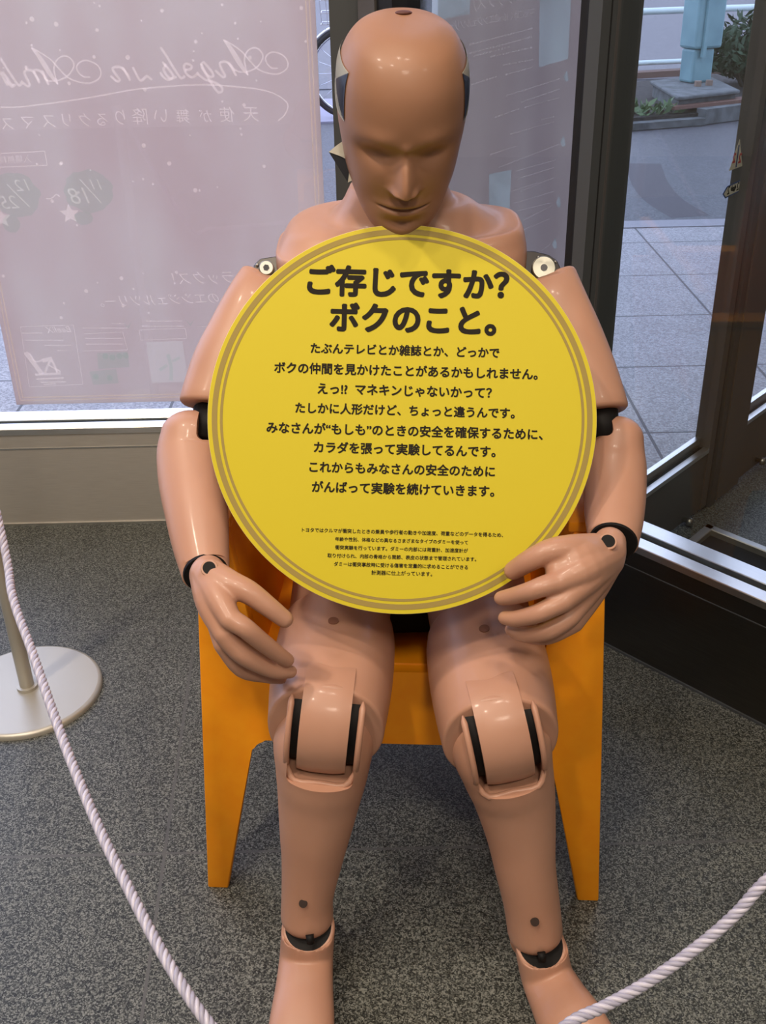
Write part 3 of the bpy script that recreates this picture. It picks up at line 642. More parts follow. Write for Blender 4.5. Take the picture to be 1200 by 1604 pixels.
# ================================================================== ORANGE ARMCHAIR
ca = radians(-4.1); C0 = Vector((.0155, 1.192, 0)); EX = Vector((cos(ca), sin(ca), 0)); EY = Vector((-sin(ca), cos(ca), 0)); LEAN = .10
def cp(x, y, z): return C0 + EX*x + EY*(y+LEAN*z) + Vector((0, 0, z))
chair = thing('armchair', cp(0, .25, 0), 'orange moulded plastic armchair with flat tapered legs under the crash test dummy', 'chair')
def slab(name, pts, off, bw=.003, par=None):
    bm = bmesh.new(); prism(bm, pts, off); bev(bm, bw, 2); return fin(name, bm, ORANGE, par or chair, auto=35)
def arc(cx, cz, r, a0, a1, n=5): return [(cx+r*cos(radians(a0+(a1-a0)*k/n)), cz+r*sin(radians(a0+(a1-a0)*k/n))) for k in range(n+1)]
rim = arc(-.205, .270, .022, 170, 90)
fp = [(-.317, 0), (-.283, 0)] + rim + [(-x, z) for x, z in rim[::-1]] + [(.283, 0), (.317, 0), (.284, .645), (.240, .645), (.205, .43), (.205, .415), (-.205, .415), (-.205, .43), (-.240, .645), (-.284, .645)]
slab('front_panel', [cp(x, 0, z) for x, z in fp], EY*.022)
for s in (-1, 1):
    sp = [(0, 0), (.05, 0), (.10, .27), (.115, .29), (.40, .29), (.41, .27), (.46, 0), (.52, 0), (.54, .645), (.005, .645)]
    slab('side_panel', [cp(s*(.317-(z/.645)*.033), y, z) for y, z in sp], EX*(-s*.016))
    slab('armrest', [cp(s*.288, -.001, .645), cp(s*.288, .50, .650), cp(s*.232, .50, .650), cp(s*.232, -.001, .645)], (0, 0, .016))
    slab('inner_panel', [cp(s*.242, .01, .645), cp(s*.242, .48, .645), cp(s*.21, .50, .36), cp(s*.207, .01, .40)], EX*(s*.012))
slab('seat', [cp(-.212, .0, .413), cp(.212, .0, .413), cp(.212, .46, .385), cp(-.212, .46, .385)], (0, 0, -.018))
slab('backrest', [cp(-.275, .40, .36), cp(.275, .40, .36), cp(.27, .50, .72), cp(.20, .515, .76), cp(-.20, .515, .76), cp(-.27, .50, .72)], EY*.022)
# ================================================================== CRASH TEST DUMMY
dum = thing('crash_test_dummy', (.03, 1.45, .415), 'flesh coloured vinyl crash test dummy seated in the orange armchair, holding the yellow sign', 'dummy')
def sec(px, py, d, hw, ratio=1.0, e=2.0, side=None): return (D(px, py, d), hw*d/FP, hw*d/FP*ratio, e)
# ---- head
T_ = [0, .05, .12, .2, .3, .4, .5, .6, .7, .8, .88, .95, 1.0]
Zt = [.118, .1165, .110, .097, .072, .042, .012, -.018, -.048, -.076, -.098, -.114, -.121]
Wt = [0, .026, .046, .0625, .0745, .0782, .0775, .0735, .0680, .0585, .0480, .034, .0]
Ft = [.0, .026, .047, .067, .084, .092, .0925, .088, .086, .084, .081, .070, .035]
Bt = [.0, -.034, -.058, -.080, -.096, -.102, -.100, -.090, -.074, -.055, -.030, .0, .035]
Mt = [0, -.004, -.005, -.006, -.008, -.010, -.010, -.008, 0, .010, .020, .028, .035]
def tabl(T, t):
    for i in range(len(T_)-1):
        if t <= T_[i+1] or i == len(T_)-2:
            h = T_[i+1]-T_[i]; u = (t-T_[i])/h
            def sl(k):
                if k == 0: return (T[1]-T[0])/(T_[1]-T_[0])
                if k == len(T)-1: return (T[-1]-T[-2])/(T_[-1]-T_[-2])
                return (T[k+1]-T[k-1])/(T_[k+1]-T_[k-1])
            m0, m1 = sl(i)*h, sl(i+1)*h
            return (2*u**3-3*u*u+1)*T[i]+(u**3-2*u*u+u)*m0+(-2*u**3+3*u*u)*T[i+1]+(u**3-u*u)*m1
def G(x, s): return math.exp(-(x/s)**2)
def ss(a, b, x):
    u = min(1, max(0, (x-a)/(b-a))); return u*u*(3-2*u)
def face(x, z):
    ax = abs(x)
    d = .0035*G(ax-.034, .022)*G(z-.024, .011) - .0125*G(ax-.033, .0215)*G(z-.002, .0125) - .004*G(x, .012)*G(z-.006, .009)
    if z > -.036: a = .004+.023*ss(.014, -.034, z) if z < .014 else .004*G(z-.014, .008); sw = .0074+.0045*ss(.005, -.034, z)
    else: a = .027*G(z+.036, .0062); sw = .0125
    if z < .014 or True: d += a*G(x, sw)
    d += .0075*G(ax-.0125, .0052)*G(z+.0375, .0055)
    d += .0030*G(ax-.040, .020)*G(z+.030, .020) - .003*G(ax-.040, .014)*G(z+.066, .016)
    d += .0042*G(x, .025)*G(z+.0615, .0055) + .0052*G(x, .021)*G(z+.0735, .0058)
    d -= .0050*G(z+.0675-.0012*(ax/.03)**2, .0019)*(1-ss(.024, .035, ax))
    d -= .0016*G(x, .004)*G(z+.053, .006)
    d += .0045*G(x, .018)*G(z+.103, .013) - .0045*G(x, .022)*G(z+.087, .0065)
    return d
def headpt(t, a, off=0.0):
    w, zf, yf, yb, m = tabl(Wt, t), tabl(Zt, t), tabl(Ft, t), tabl(Bt, t), tabl(Mt, t)
    e = 2.15; ca_, sa = cos(a), sin(a)
    x = math.copysign(abs(ca_)**(2/e), ca_)*max(w, 0); r = (yf-m) if sa > 0 else (m-yb)
    y = m+math.copysign(abs(sa)**(2/e), sa)*max(r, 0)
    if sa > 0: y += face(x, zf)*ss(.15, .6, sa)*ss(0, .3, t)
    if off:
        n = Vector((x/(w+1e-4)**2, (y-m)/(r+1e-4)**2, .0)).normalized()
        return Vector((x, y, zf))+n*off
    return Vector((x, y, zf))
HP, HY, HR_ = radians(20.5), radians(-2.2), radians(1.3)
HF = Vector((0, -cos(HP), -sin(HP))); HU = Vector((0, -sin(HP), cos(HP))); HX = HF.cross(HU)
HM = Matrix(((HX.x, HF.x, HU.x), (HX.y, HF.y, HU.y), (HX.z, HF.z, HU.z)))
HM = Matrix.Rotation(HR_, 3, 'Y') @ Matrix.Rotation(-HY, 3, 'Z') @ HM
HO = D(629, 190, 1.305); HS = 1.025
def hw(p): return HO + HM @ (Vector(p)*HS)
bm = bmesh.new(); NR, NC = 250, 220; rings = []
top = bm.verts.new(hw((0, 0, .118))); bot = bm.verts.new(hw((0, .035, -.121)))
for i in range(1, NR):
    t = i/NR; rings.append([bm.verts.new(hw(headpt(t, 2*pi*k/NC))) for k in range(NC)])
for k in range(NC):
    bm.faces.new((top, rings[0][k], rings[0][(k+1) % NC])); bm.faces.new((bot, rings[-1][(k+1) % NC], rings[-1][k]))
for a, b in zip(rings, rings[1:]):
    for k in range(NC): bm.faces.new((a[k], b[k], b[(k+1) % NC], a[(k+1) % NC]))
head = fin('head', bm, SKINH, dum, smooth=True)
bm = bmesh.new(); p = hw(headpt(.045, -pi/2)); ell(bm, p-Vector((0, 0, .001)), (.0105, .0105, .003), u=24, v=10); fin('lifting_hole', bm, mat('hole_brown', (.10, .03, .02), .6), head, smooth=True)
def checker(a0, a1, t0, t1, name='checker_target', flip=False):
    bm = bmesh.new(); n = 44; g = [[bm.verts.new(hw(headpt(t0+(t1-t0)*j/n, a0+(a1-a0)*i/n, .0012+.0030*abs(i/n-.5)*(1 if i > n/2 else 0)))) for i in range(n+1)] for j in range(n+1)]
    for j in range(n):
        for i in range(n):
            f = bm.faces.new((g[j][i], g[j][i+1], g[j+1][i+1], g[j+1][i])); u, v = (i+.5)/n-.5, (j+.5)/n-.5
            f.material_index = 1 if abs(u) > abs(v) else 0
            f.smooth = True
    bmesh.ops.solidify(bm, geom=list(bm.faces), thickness=-.0006)
    return fin(name, bm, [WHT, BLK], head)
# image right = local -x ; a=pi is the silhouette there
checker(pi-.52, pi+.40, .27, .46); checker(.50, -.40, .27, .46)
bm = bmesh.new()
def tri(P_, mi):
    a = [D(*p) for p in P_]; f = bm.faces.new([bm.verts.new(v) for v in a]); f.material_index = mi
q = 1.325
tri([(515, 238, q), (527, 228, q), (537, 221, q), (545, 240, q-.004), (549, 253, q-.003), (534, 245, q-.004)], 0); tri([(515, 238, q), (534, 245, q-.004), (549, 253, q-.003), (545, 286, q)], 1); tri([(549, 253, q-.003), (558, 279, q-.003), (545, 286, q)], 0)
bmesh.ops.solidify(bm, geom=list(bm.faces), thickness=.0006); fin('loose_checker_sticker', bm, [WHT, BLK], head)
bm = bmesh.new(); tri([(729, 150, q), (732, 174, q), (728, 173, q)], 0); bmesh.ops.solidify(bm, geom=list(bm.faces), thickness=.0006); fin('sticker_corner', bm, [WHT], head)
# ---- neck
bm = bmesh.new()
n0, n1 = Vector((.028, 1.470, .985)), Vector((.030, 1.415, 1.105))
for k in range(5):
    a = n0.lerp(n1, k/5); b = n0.lerp(n1, (k+.75)/5); tube(bm, [a, a.lerp(b, .15), a.lerp(b, .85), b], [.044, .049, .049, .044], 28)
    tube(bm, [b, n0.lerp(n1, (k+1)/5)], [.040, .040], 24)
fin('neck', bm, RUB, dum, smooth=True)
# ---- torso
bm = bmesh.new()
loft(bm, [((.033, 1.52, .50), .150, .098, 2.6), ((.033, 1.515, .62), .148, .103, 2.6), ((.033, 1.505, .78), .155, .108, 2.8), ((.033, 1.487, .90), .172, .112, 3.2), ((.033, 1.478, .962), .174, .108, 3.6), ((.033, 1.476, .990), .172, .098, 3.6),
          ((.032, 1.475, 1.010), .158, .083, 3.0), ((.032, 1.473, 1.026), .112, .070, 2.4), ((.031, 1.471, 1.042), .080, .063, 2.1), ((.031, 1.469, 1.062), .067, .058, 2.0)], ref=(0, -1, 0), seg=72, sub=7, cap0='flat', cap1='flat', bevel=.004)
tor = fin('chest_jacket', bm, SKIN, dum, smooth=True)
bm = bmesh.new(); cyl(bm, (.031, 1.469, 1.0665), (.031, 1.469, 1.0672), .056); fin('collar_opening', bm, RUB, tor)
bm = bmesh.new(); loft(bm, [((.033, 1.56, .455), .135, .042, 3), ((.033, 1.45, .465), .14, .05, 3), ((.033, 1.33, .46), .12, .040, 3)], ref=(0, 0, 1)); fin('pelvis', bm, RUB, dum, smooth=True)
# ---- shoulder joints
def plate(name, pts, d, th, m, par):
    bm = bmesh.new(); P_ = [D(x, y, d) for x, y in pts]; prism(bm, P_, CF*th); bev(bm, .0012, 1); return fin(name, bm, m, par, auto=30)
sl = plate('shoulder_bracket', [(396, 424), (399, 413), (408, 405), (447, 399), (460, 410), (460, 450), (400, 440)], 1.452, .016, DSTEEL, dum)
bm = bmesh.new(); c = D(418, 421, 1.450); tube(bm, [c, c-CF*.006, c-CF*.007], [.0105, .0105, .009], 28); fin('bolt_washer', bm, STEEL, sl, auto=30)
bm = bmesh.new(); tube(bm, [c-CF*.0072, c-CF*.0078], [.0045, .0045], 6); fin('hex_socket', bm, BLK, sl)
bm = bmesh.new(); c2 = D(403, 415, 1.450); ell(bm, c2, (.0025, .0025, .0025)); fin('screw', bm, STEEL, sl, smooth=True)
sr = plate('shoulder_bracket', [(824, 393), (836, 393), (860, 399), (873, 408), (880, 424), (880, 440), (830, 440), (815, 420)], 1.452, .016, mat('blackened_steel', (.02, .018, .018), .35, .6), dum)
bm = bmesh.new(); c = D(851, 421, 1.450); tube(bm, [c, c-CF*.006, c-CF*.007], [.0165, .0165, .015], 36); fin('bolt_washer', bm, brushed('turned_steel', (.40, .40, .34), .45, (1, 1, 1), (.48, .48, .42)), sr, auto=30)
bm = bmesh.new(); tube(bm, [c-CF*.0072, c-CF*.0078], [.0048, .0048], 20); fin('bolt_hole', bm, BLK, sr)
for px, py in ((843, 403), (870, 410)): bm = bmesh.new(); ell(bm, D(px, py, 1.450), (.002, .002, .002)); fin('screw', bm, STEEL, sr, smooth=True)
bm = bmesh.new(); cyl(bm, D(455, 425, 1.475), D(405, 440, 1.475), .022); fin('shoulder_joint', bm, RUB, dum, smooth=True)
bm = bmesh.new(); cyl(bm, D(815, 425, 1.475), D(868, 440, 1.475), .022); fin('shoulder_joint', bm, RUB, dum, smooth=True)
# ---- upper arms
def flat2(x1, y1, x0, y0): return (D(x1, y1, 1.45)-D(x0, y0, 1.45)).normalized()-CF*.12
bm = bmesh.new(); loft(bm, [sec(418, 444, 1.475, 45, .8, 2.6), sec(400, 478, 1.465, 49, .9, 2.3), sec(378, 525, 1.46, 53, .9), sec(357, 575, 1.455, 57, .9), sec(341, 632, 1.45, 59, .9, 2.2)], bevel=.006, flatdir=(flat2(378, 525, 420, 437), flat2(343, 650, 350, 590))); fin('upper_arm', bm, SKIN, dum, smooth=True)
bm = bmesh.new(); loft(bm, [sec(858, 444, 1.475, 47, .8, 2.6), sec(870, 478, 1.465, 50, .9, 2.3), sec(891, 535, 1.46, 55, .9), sec(909, 590, 1.455, 58, .9), sec(924, 642, 1.45, 59, .9, 2.2)], bevel=.006, flatdir=(flat2(893, 535, 852, 440), flat2(920, 652, 912, 590))); fin('upper_arm', bm, SKIN, dum, smooth=True)
for px in (330, 940):
    bm = bmesh.new(); a, b = D(px, 640, 1.445), D(px+(0 if px < 600 else 4), 690, 1.43); tube(bm, [a, b], [.024, .024], 20); fin('elbow_joint', bm, RUB, dum, smooth=True)
# ---- forearms (the inner half of the elbow end is cut away)
def cutbox(c, ax, sx, sy, sz):
    bm = bmesh.new(); x, y, z = ax; v = []
    for i in (-1, 1):
        for j in (-1, 1):
            for k in (-1, 1): v.append(bm.verts.new(c+x*(i*sx)+y*(j*sy)+z*(k*sz)))
    for f in ((0, 1, 3, 2), (4, 6, 7, 5), (0, 4, 5, 1), (2, 3, 7, 6), (0, 2, 6, 4), (1, 5, 7, 3)): bm.faces.new([v[i] for i in f])
    return bm
bm = bmesh.new(); loft(bm, [sec(301, 682, 1.435, 49, .85), sec(299, 712, 1.43, 53, .85), sec(302, 755, 1.41, 53, .85), sec(308, 800, 1.385, 50, .85), sec(314, 848, 1.36, 45, .85), sec(322, 896, 1.335, 38, .85)], cap0='round', capk=.95, cap1='flat', bevel=.002, flatdir=(None, (D(340, 925, 1.31)-D(318, 860, 1.35)).normalized()*1.0-CF*.55))
for v_, nm in ((0, 'forearm'),):
    cb = cutbox(D(352, 645, 1.43), (CR, CU, CF), .033, .040, .2); bmesh.ops.bevel(cb, geom=list(cb.edges), offset=.008, segments=3, affect='EDGES', profile=.5)
    me = evalmods(bm, [('BOOLEAN', dict(operation='DIFFERENCE', solver='EXACT', cutter=cb))], nm); fl = link(nm, me, SKIN, dum); me.set_sharp_from_angle(angle=radians(40))
bm = bmesh.new(); loft(bm, [sec(968, 688, 1.435, 40, .95), sec(963, 726, 1.43, 49, .9), sec(963, 769, 1.41, 49, .85), sec(962, 812, 1.385, 46, .85), sec(961, 845, 1.36, 40, .85)], cap0='round', capk=.95, cap1='flat', bevel=.002, flatdir=(None, (D(945, 880, 1.31)-D(962, 812, 1.36)).normalized()-CF*.15))
cb = cutbox(D(925, 645, 1.43), (CR, CU, CF), .026, .034, .2); bmesh.ops.bevel(cb, geom=list(cb.edges), offset=.008, segments=3, affect='EDGES', profile=.5)
me = evalmods(bm, [('BOOLEAN', dict(operation='DIFFERENCE', solver='EXACT', cutter=cb))], 'forearm'); fr = link('forearm', me, SKIN, dum); me.set_sharp_from_angle(angle=radians(40))
# ---- hands
def chain(bm, P_, sm=4):
    pts = [D(p[0], p[1], p[2]) for p in P_]; R = [p[3] for p in P_]
    tube(bm, pts, R, 14, sm)
    for p, r in ((pts[0], R[0]), (pts[-1], R[-1])): bmesh.ops.create_icosphere(bm, subdivisions=3, radius=r*.99, matrix=Matrix.Translation(p))
dl = .028
LH = [[(324, 898, 1.305, .0215), (342, 935, 1.245+dl, .018), (361, 970, 1.235+dl*.7, .0135)], [(323, 900, 1.308, .0215), (332, 945, 1.255+dl, .020), (351, 992, 1.245+dl*.8, .0138)], [(352, 985, 1.26+dl, .012), (385, 1012, 1.262+dl, .0110), (420, 1036, 1.283+dl, .0085)], [(345, 940, 1.262+dl, .018), (362, 985, 1.255+dl, .013)],
      [(326, 896, 1.312, .022), (338, 945, 1.275+dl, .019), (350, 1008, 1.27+dl*.8, .013)], [(328, 896, 1.315, .021), (345, 945, 1.29+dl, .018), (356, 1008, 1.295+dl*.8, .012)],
      [(361, 970, 1.235+dl*.7, .0135), (384, 984, 1.232+dl*.8, .0125), (407, 1003, 1.240+dl, .0118), (436, 1025, 1.262+dl, .0105), (450, 1034, 1.274+dl, .0092)],
      [(351, 992, 1.245+dl*.8, .0138), (365, 1010, 1.245+dl, .0135), (386, 1029, 1.253+dl, .0128), (426, 1050, 1.275+dl, .0102), (455, 1052, 1.290+dl, .0088)],
      [(350, 1008, 1.27+dl*.8, .013), (378, 1048, 1.285+dl, .0108), (415, 1058, 1.305+dl, .0098), (440, 1062, 1.32+dl, .0085)],
      [(356, 1008, 1.295+dl*.8, .012), (380, 1036, 1.312+dl, .0098), (405, 1048, 1.335+dl, .0088), (424, 1054, 1.348+dl*.8, .0078)],
      [(332, 902, 1.295, .021), (362, 916, 1.262+dl*.6, .0175), (390, 928, 1.252+dl*.8, .0150), (420, 950, 1.250+dl, .0130), (446, 970, 1.258+dl, .0112)]]
RH = [[(946, 869, 1.298, .0235), (908, 874, 1.256, .021), (874, 892, 1.252, .0160)], [(955, 851, 1.318, .0215), (948, 870, 1.300, .0245), (915, 890, 1.250, .021), (874, 912, 1.242, .0142)], [(915, 868, 1.262, .020), (885, 885, 1.255, .016), (870, 900, 1.258, .013)],
      [(948, 874, 1.302, .0245), (918, 905, 1.258, .021), (882, 942, 1.246, .0140)], [(950, 876, 1.306, .0235), (922, 918, 1.272, .020), (893, 966, 1.262, .0130)], [(950, 878, 1.31, .022), (926, 926, 1.288, .019), (900, 976, 1.285, .0120)],
      [(874, 912, 1.242, .0142), (852, 918, 1.238, .0130), (830, 926, 1.242, .0120), (802, 934, 1.262, .0108), (785, 937, 1.274, .0094)],
      [(882, 942, 1.246, .0140), (862, 952, 1.243, .0128), (840, 962, 1.247, .0120), (810, 969, 1.266, .0106), (791, 968, 1.282, .0092)],
      [(893, 966, 1.262, .0130), (870, 982, 1.262, .0124), (850, 991, 1.268, .0114), (820, 994, 1.29, .0100), (801, 986, 1.304, .0088)],
      [(900, 976, 1.285, .012), (862, 997, 1.296, .0100), (835, 999, 1.312, .0090), (816, 993, 1.324, .0080)],
      [(930, 862, 1.285, .022), (896, 860, 1.258, .0185), (862, 863, 1.250, .0155), (830, 878, 1.258, .0140), (804, 894, 1.277, .0120)]]
RH = [[(x, y, d+.02, r) for x, y, d, r in c_] for c_ in RH]
for L_, fa, wp, dpx in ((LH, fl, (328, 888), 1), (RH, fr, (950, 846), -1)):
    bm = bmesh.new()
    for c_ in L_: chain(bm, c_)
    h = remeshed('hand', bm, .0017, SKIN, dum, smooth=18, fac=.5)
    # wrist disc with dark pivot
    if dpx == 1: c = D(328, 890, 1.279); n = (CC-c).normalized()+Vector((-.1, 0, .25)); rr = (.0098, .0078)
    else: c = D(952, 849, 1.291); n = (CC-c).normalized()+Vector((.2, 0, .75)); rr = (.0105, .0085)
    n.normalize(); bm = bmesh.new(); tube(bm, [c-n*.004, c+n*.0018, c+n*.0026], [rr[0]+.0008, rr[0]+.0008, rr[0]], 28); fin('wrist_pivot', bm, SKIN, h, auto=30)
    bm = bmesh.new(); tube(bm, [c+n*.0027, c+n*.0033], [rr[1], rr[1]], 28); fin('pivot_hole', bm, RUB, h)
# dark sleeve ends inside the wrist openings
for (px, py, d, r_, nn) in ((322, 897, 1.333, .0285, (D(340, 925, 1.31)-D(318, 860, 1.35)).normalized()-CF*.55), (961, 847, 1.358, .031, (D(945, 880, 1.31)-D(962, 812, 1.36)).normalized()-CF*.15)):
    c = D(px, py, d); nn = nn.normalized(); bm = bmesh.new(); tube(bm, [c, c+nn*.0035], [r_, r_*.97], 32); fin('wrist_socket', bm, RUB, dum, smooth=False)
# ---- legs
def leg(K, Hh, shin, rthigh, foot, rim, hole_t, hole_a, footx):
    Kw, Hw = D(*K), D(*Hh); td = (Hw-Kw); L_ = td.length; td.normalize()
    up = Vector((0, 0, 1)); up = (up-td*up.dot(td)).normalized(); sd = td.cross(up).normalized()
    # thigh flesh (behind) and the thick lower thigh cover
    bm = bmesh.new(); loft(bm, [(Kw+td*.10, .066, .064), (Kw+td*.19, .074, .071), (Kw+td*.28, .078, .074), (Kw+td*L_, .084, .078)], ref=up, cap0='flat', cap1='round'); fin('thigh', bm, SKIN, dum, smooth=True)
    bm = bmesh.new(); loft(bm, [(Kw-td*.022, .0765, .0775, 2.2), (Kw+td*.03, .0815, .081, 2.2), (Kw+td*.08, .0845, .083, 2.1), (Kw+td*.135, .0845, .081), (Kw+td*.165, .081, .078)], ref=up, seg=64, bevel=.005, cap1='flat')
    cov = fin('knee_cover', bm, SKIN, dum, smooth=True)
    # hole on top
    c = Kw+td*hole_t; hn = (up*cos(hole_a)+sd*sin(hole_a)).normalized(); rr = rthigh
    c = c+hn*.0822; bm = bmesh.new(); tube(bm, [c, c+hn*.0018], [.0072, .0072], 20); fin('tooling_hole', bm, mat('hole_shade', (.22, .09, .05), .7), cov)
    # shin
    SP = [D(*s[:3]) for s in shin]; ax = (SP[-1]-SP[1]).normalized(); f = -CF; f = (f-ax*f.dot(ax)).normalized(); sx = ax.cross(f).normalized()
    bm = bmesh.new(); loft(bm, [(p, s[3]*s[2]/FP, s[3]*s[2]/FP*s[4], 2.1) for p, s in zip(SP, shin)], seg=72, sub=8, cap0='round', capk=.75, cap1='round')
    # rim bead around the knee slot
    fw = Vector((0, -1, 0)); fw = (fw-sx*fw.dot(sx)).normalized(); uw = sx.cross(fw).normalized()
    if uw.z < 0: uw = -uw
    hwid = .0435
    bm2 = bmesh.new(); pr = [Kw+fw*.115+uw*.12, Kw+uw*.12-fw*.03, Kw-uw*.060-fw*.03, Kw-uw*.060+fw*.115]
    P_ = [p-sx*hwid for p in pr]; prism(bm2, P_, sx*(2*hwid)); bmesh.ops.bevel(bm2, geom=list(bm2.edges), offset=.006, segments=3, affect='EDGES', profile=.5)
    me = evalmods(bm, [('BOOLEAN', dict(operation='DIFFERENCE', solver='EXACT', cutter=bm2))], 'shin'); sh_ = link('shin', me, SKIN, dum); me.set_sharp_from_angle(angle=radians(38))
    bm = bmesh.new(); tube(bm, [Kw-sx*.0425, Kw+sx*.0425], [.060, .060], 48); fin('knee_joint', bm, RUB, dum, auto=40)
    # tongue of the knee cover, a band bent over the joint
    bm = bmesh.new(); ro, ri, hwd = .0805, .062, .0315; prev = None; NA = 40
    for k in range(NA+1):
        a = radians(112-(112+43)*k/NA); d_ = uw*sin(a)+fw*cos(a); row = []
        for j in range(9):
            s = -1+2*j/8; row.append(bm.verts.new(Kw+sx*(hwd*s)+d_*(ro-.003*(1-sin(a))-.0030*abs(s)**3)))
        row.append(bm.verts.new(Kw+sx*hwd+d_*ri)); row.append(bm.verts.new(Kw-sx*hwd+d_*ri))
        if prev:
            n_ = len(row)
            for j in range(n_): bm.faces.new((prev[j], prev[(j+1) % n_], row[(j+1) % n_], row[j]))
        else: bm.faces.new(row)
        prev = row
    bm.faces.new(prev[::-1]); fin('knee_tongue', bm, SKIN, cov, auto=50)
    # bead along the U of the shin opening
    bm = bmesh.new(); R_b = []
    for a in range(58, -46, -8): R_b.append((a, -1))
    side = [(Kw+(uw*sin(radians(a))+fw*cos(radians(a)))*(.0690)+sx*s*(.0455)) for a, s in R_b for s in (-1,)]
    side2 = [(Kw+(uw*sin(radians(a))+fw*cos(radians(a)))*(.0690)+sx*(.0455)) for a, s in R_b][::-1]
    mid = [Kw-uw*.0605+fw*.064+sx*q_ for q_ in (-.033, 0, .033)]
    pts = side+mid+side2; tube(bm, pts, [.001]+[.0042]*(len(pts)-2)+[.001], 12, 3); fin('opening_rim', bm, SKIN, sh_, smooth=True)
    # ankle hole
    # foot
    FPt = [D(*s[:3]) for s in foot]; nrm = Vector((footx, -.45, .89)).normalized()
    bm = bmesh.new(); c0 = D(*rim[:3]); r0_ = rim[3]*rim[2]/FP
    loft(bm, [(c0, r0_, r0_*.95, 2)]+[(p, s[3]*s[2]/FP, s[4], 2.3) for p, s in zip(FPt, foot)], seg=40, sub=6, cap1='round', bevel=.001, flatdir=(-nrm, None))
    heel = Vector((c0.x, c0.y+.055, .042)); ell(bm, heel, (.034, .045, .040)); tube(bm, [heel+Vector((0, 0, .0)), c0-nrm*.045+Vector((0, .01, 0))], [.034, .034], 20)
    bmesh.ops.recalc_face_normals(bm, faces=bm.faces)
    ft = remeshed('foot', bm, .0020, SKIN, dum, smooth=5)
    for v in ft.data.vertices:
        if v.co.z < .001: v.co.z = .001
    bm = bmesh.new(); tube(bm, [c0-nrm*.004, c0+nrm*.0012], [r0_*.86, r0_*.86], 40); fin('ankle_socket', bm, RUB, ft)
    bm = bmesh.new(); tube(bm, [c0+nrm*.0012, c0+nrm*.0020], [r0_*.97, r0_*.94], 40, caps=False); fin('opening_lip', bm, SKIN, ft)
    return sh_
s1_ = leg((513, 1120, 1.40), (548, 834, 1.73), [(513, 1100, 1.395, 58, 1.1), (508, 1150, 1.40, 78, 1.02), (505, 1200, 1.42, 73, 1.0), (501, 1240, 1.44, 66, 1.0), (494, 1300, 1.465, 56, 1.0), (489, 1345, 1.485, 48, 1.0), (482, 1400, 1.51, 41, 1.0), (481, 1432, 1.525, 41, 1.0)], .08,
    [(480, 1498, 1.532, 42, .034), (477, 1545, 1.505, 45, .033), (473, 1600, 1.465, 51, .030), (468, 1660, 1.425, 54, .024), (464, 1705, 1.39, 44, .018)], (483, 1452, 1.520, 42), .094, .05, 0)
s2_ = leg((780, 1135, 1.40), (728, 834, 1.73), [(780, 1115, 1.395, 58, 1.1), (783, 1158, 1.40, 78, 1.02), (794, 1203, 1.42, 72, 1.0), (804, 1240, 1.44, 65, 1.0), (815, 1300, 1.465, 55, 1.0), (822, 1354, 1.485, 48, 1.0), (832, 1410, 1.51, 44, 1.0), (838, 1455, 1.53, 43, 1.0)], .08,
    [(857, 1528, 1.532, 41, .034), (876, 1568, 1.498, 46, .033), (897, 1608, 1.458, 54, .030), (922, 1660, 1.425, 57, .024), (940, 1700, 1.39, 46, .018)], (847, 1480, 1.520, 41), .098, -.12, .12)
for (px, py, d, s_) in ((475, 1415, 1.466, s1_), (838, 1444, 1.470, s2_)):
    c = D(px, py, d); n = (-CF*.9+Vector((0, 0, -.1))).normalized(); bm = bmesh.new(); tube(bm, [c+CF*.01, c-CF*.0015], [.0060, .0060], 20); fin('ankle_hole', bm, DARK, s_)
for (px, py, d) in ((487, 1478, 1.478), (850, 1506, 1.480)):
    bm = bmesh.new(); a = D(px-2, py-14, d+.012); tube(bm, [a, D(px, py, d+.012)], [.006, .005], 12); fin('ankle_pin', bm, RUB, dum, smooth=True)
# ================================================================== YELLOW ROUND SIGN
SD = 1.330; RS = 305*SD/FP
sc = D(630, 657, SD); sign = thing('round_sign', sc, 'round yellow board with Japanese lettering held upright on the lap of the dummy', 'sign')
rot = radians(-1.5); SX = CR*cos(rot)+CU*sin(rot); SY = -CR*sin(rot)+CU*cos(rot)
def ring(bm, r0, r1, off, n=160):
    a = [bm.verts.new(sc-CF*off+(SX*cos(2*pi*k/n)+SY*sin(2*pi*k/n))*r0) for k in range(n)]; b = [bm.verts.new(sc-CF*off+(SX*cos(2*pi*k/n)+SY*sin(2*pi*k/n))*r1) for k in range(n)]
    for k in range(n): bm.faces.new((a[k], a[(k+1) % n], b[(k+1) % n], b[k]))
bm = bmesh.new(); tube(bm, [sc+CF*.005, sc+CF*.0046, sc+CF*.0004, sc-CF*.0], [RS-.0004, RS, RS, RS-.0004], 160)
brd = fin('board', bm, [YEL, YEDGE], sign, auto=30)
for p in brd.data.polygons:
    if abs(p.normal.dot(CF)) < .9: p.material_index = 1
bm = bmesh.new(); ring(bm, RS*.978, RS*.950, .0004); ring(bm, RS*.936, RS*.922, .0004); fin('printed_ring', bm, BEI, sign)
def signline(bm, s, x0, x1, y, bold, off=.0005, h=None):
    """line from pixel column x0 to x1, y = height of the middle of the letters at the line's centre"""
    d = SD-off; xm = (x0+x1)/2; w = (x1-x0)*d/FP; c = D(xm, y, d)
    V, Fc = text_geo(s); X0 = min(v[0] for v in V); X1 = max(v[0] for v in V); k = w/(X1-X0); ky = k if h is None else h*d/FP
    for ox, oy, oz in weights(bold):
        vs = [bm.verts.new(c+SX*((x+ox-(X0+X1)/2)*k)+SY*((yy+oy-.37)*ky)-CF*oz) for x, yy in V]
        for f_ in Fc:
            try: bm.faces.new([vs[i] for i in f_])
            except ValueError: pass
bm = bmesh.new()
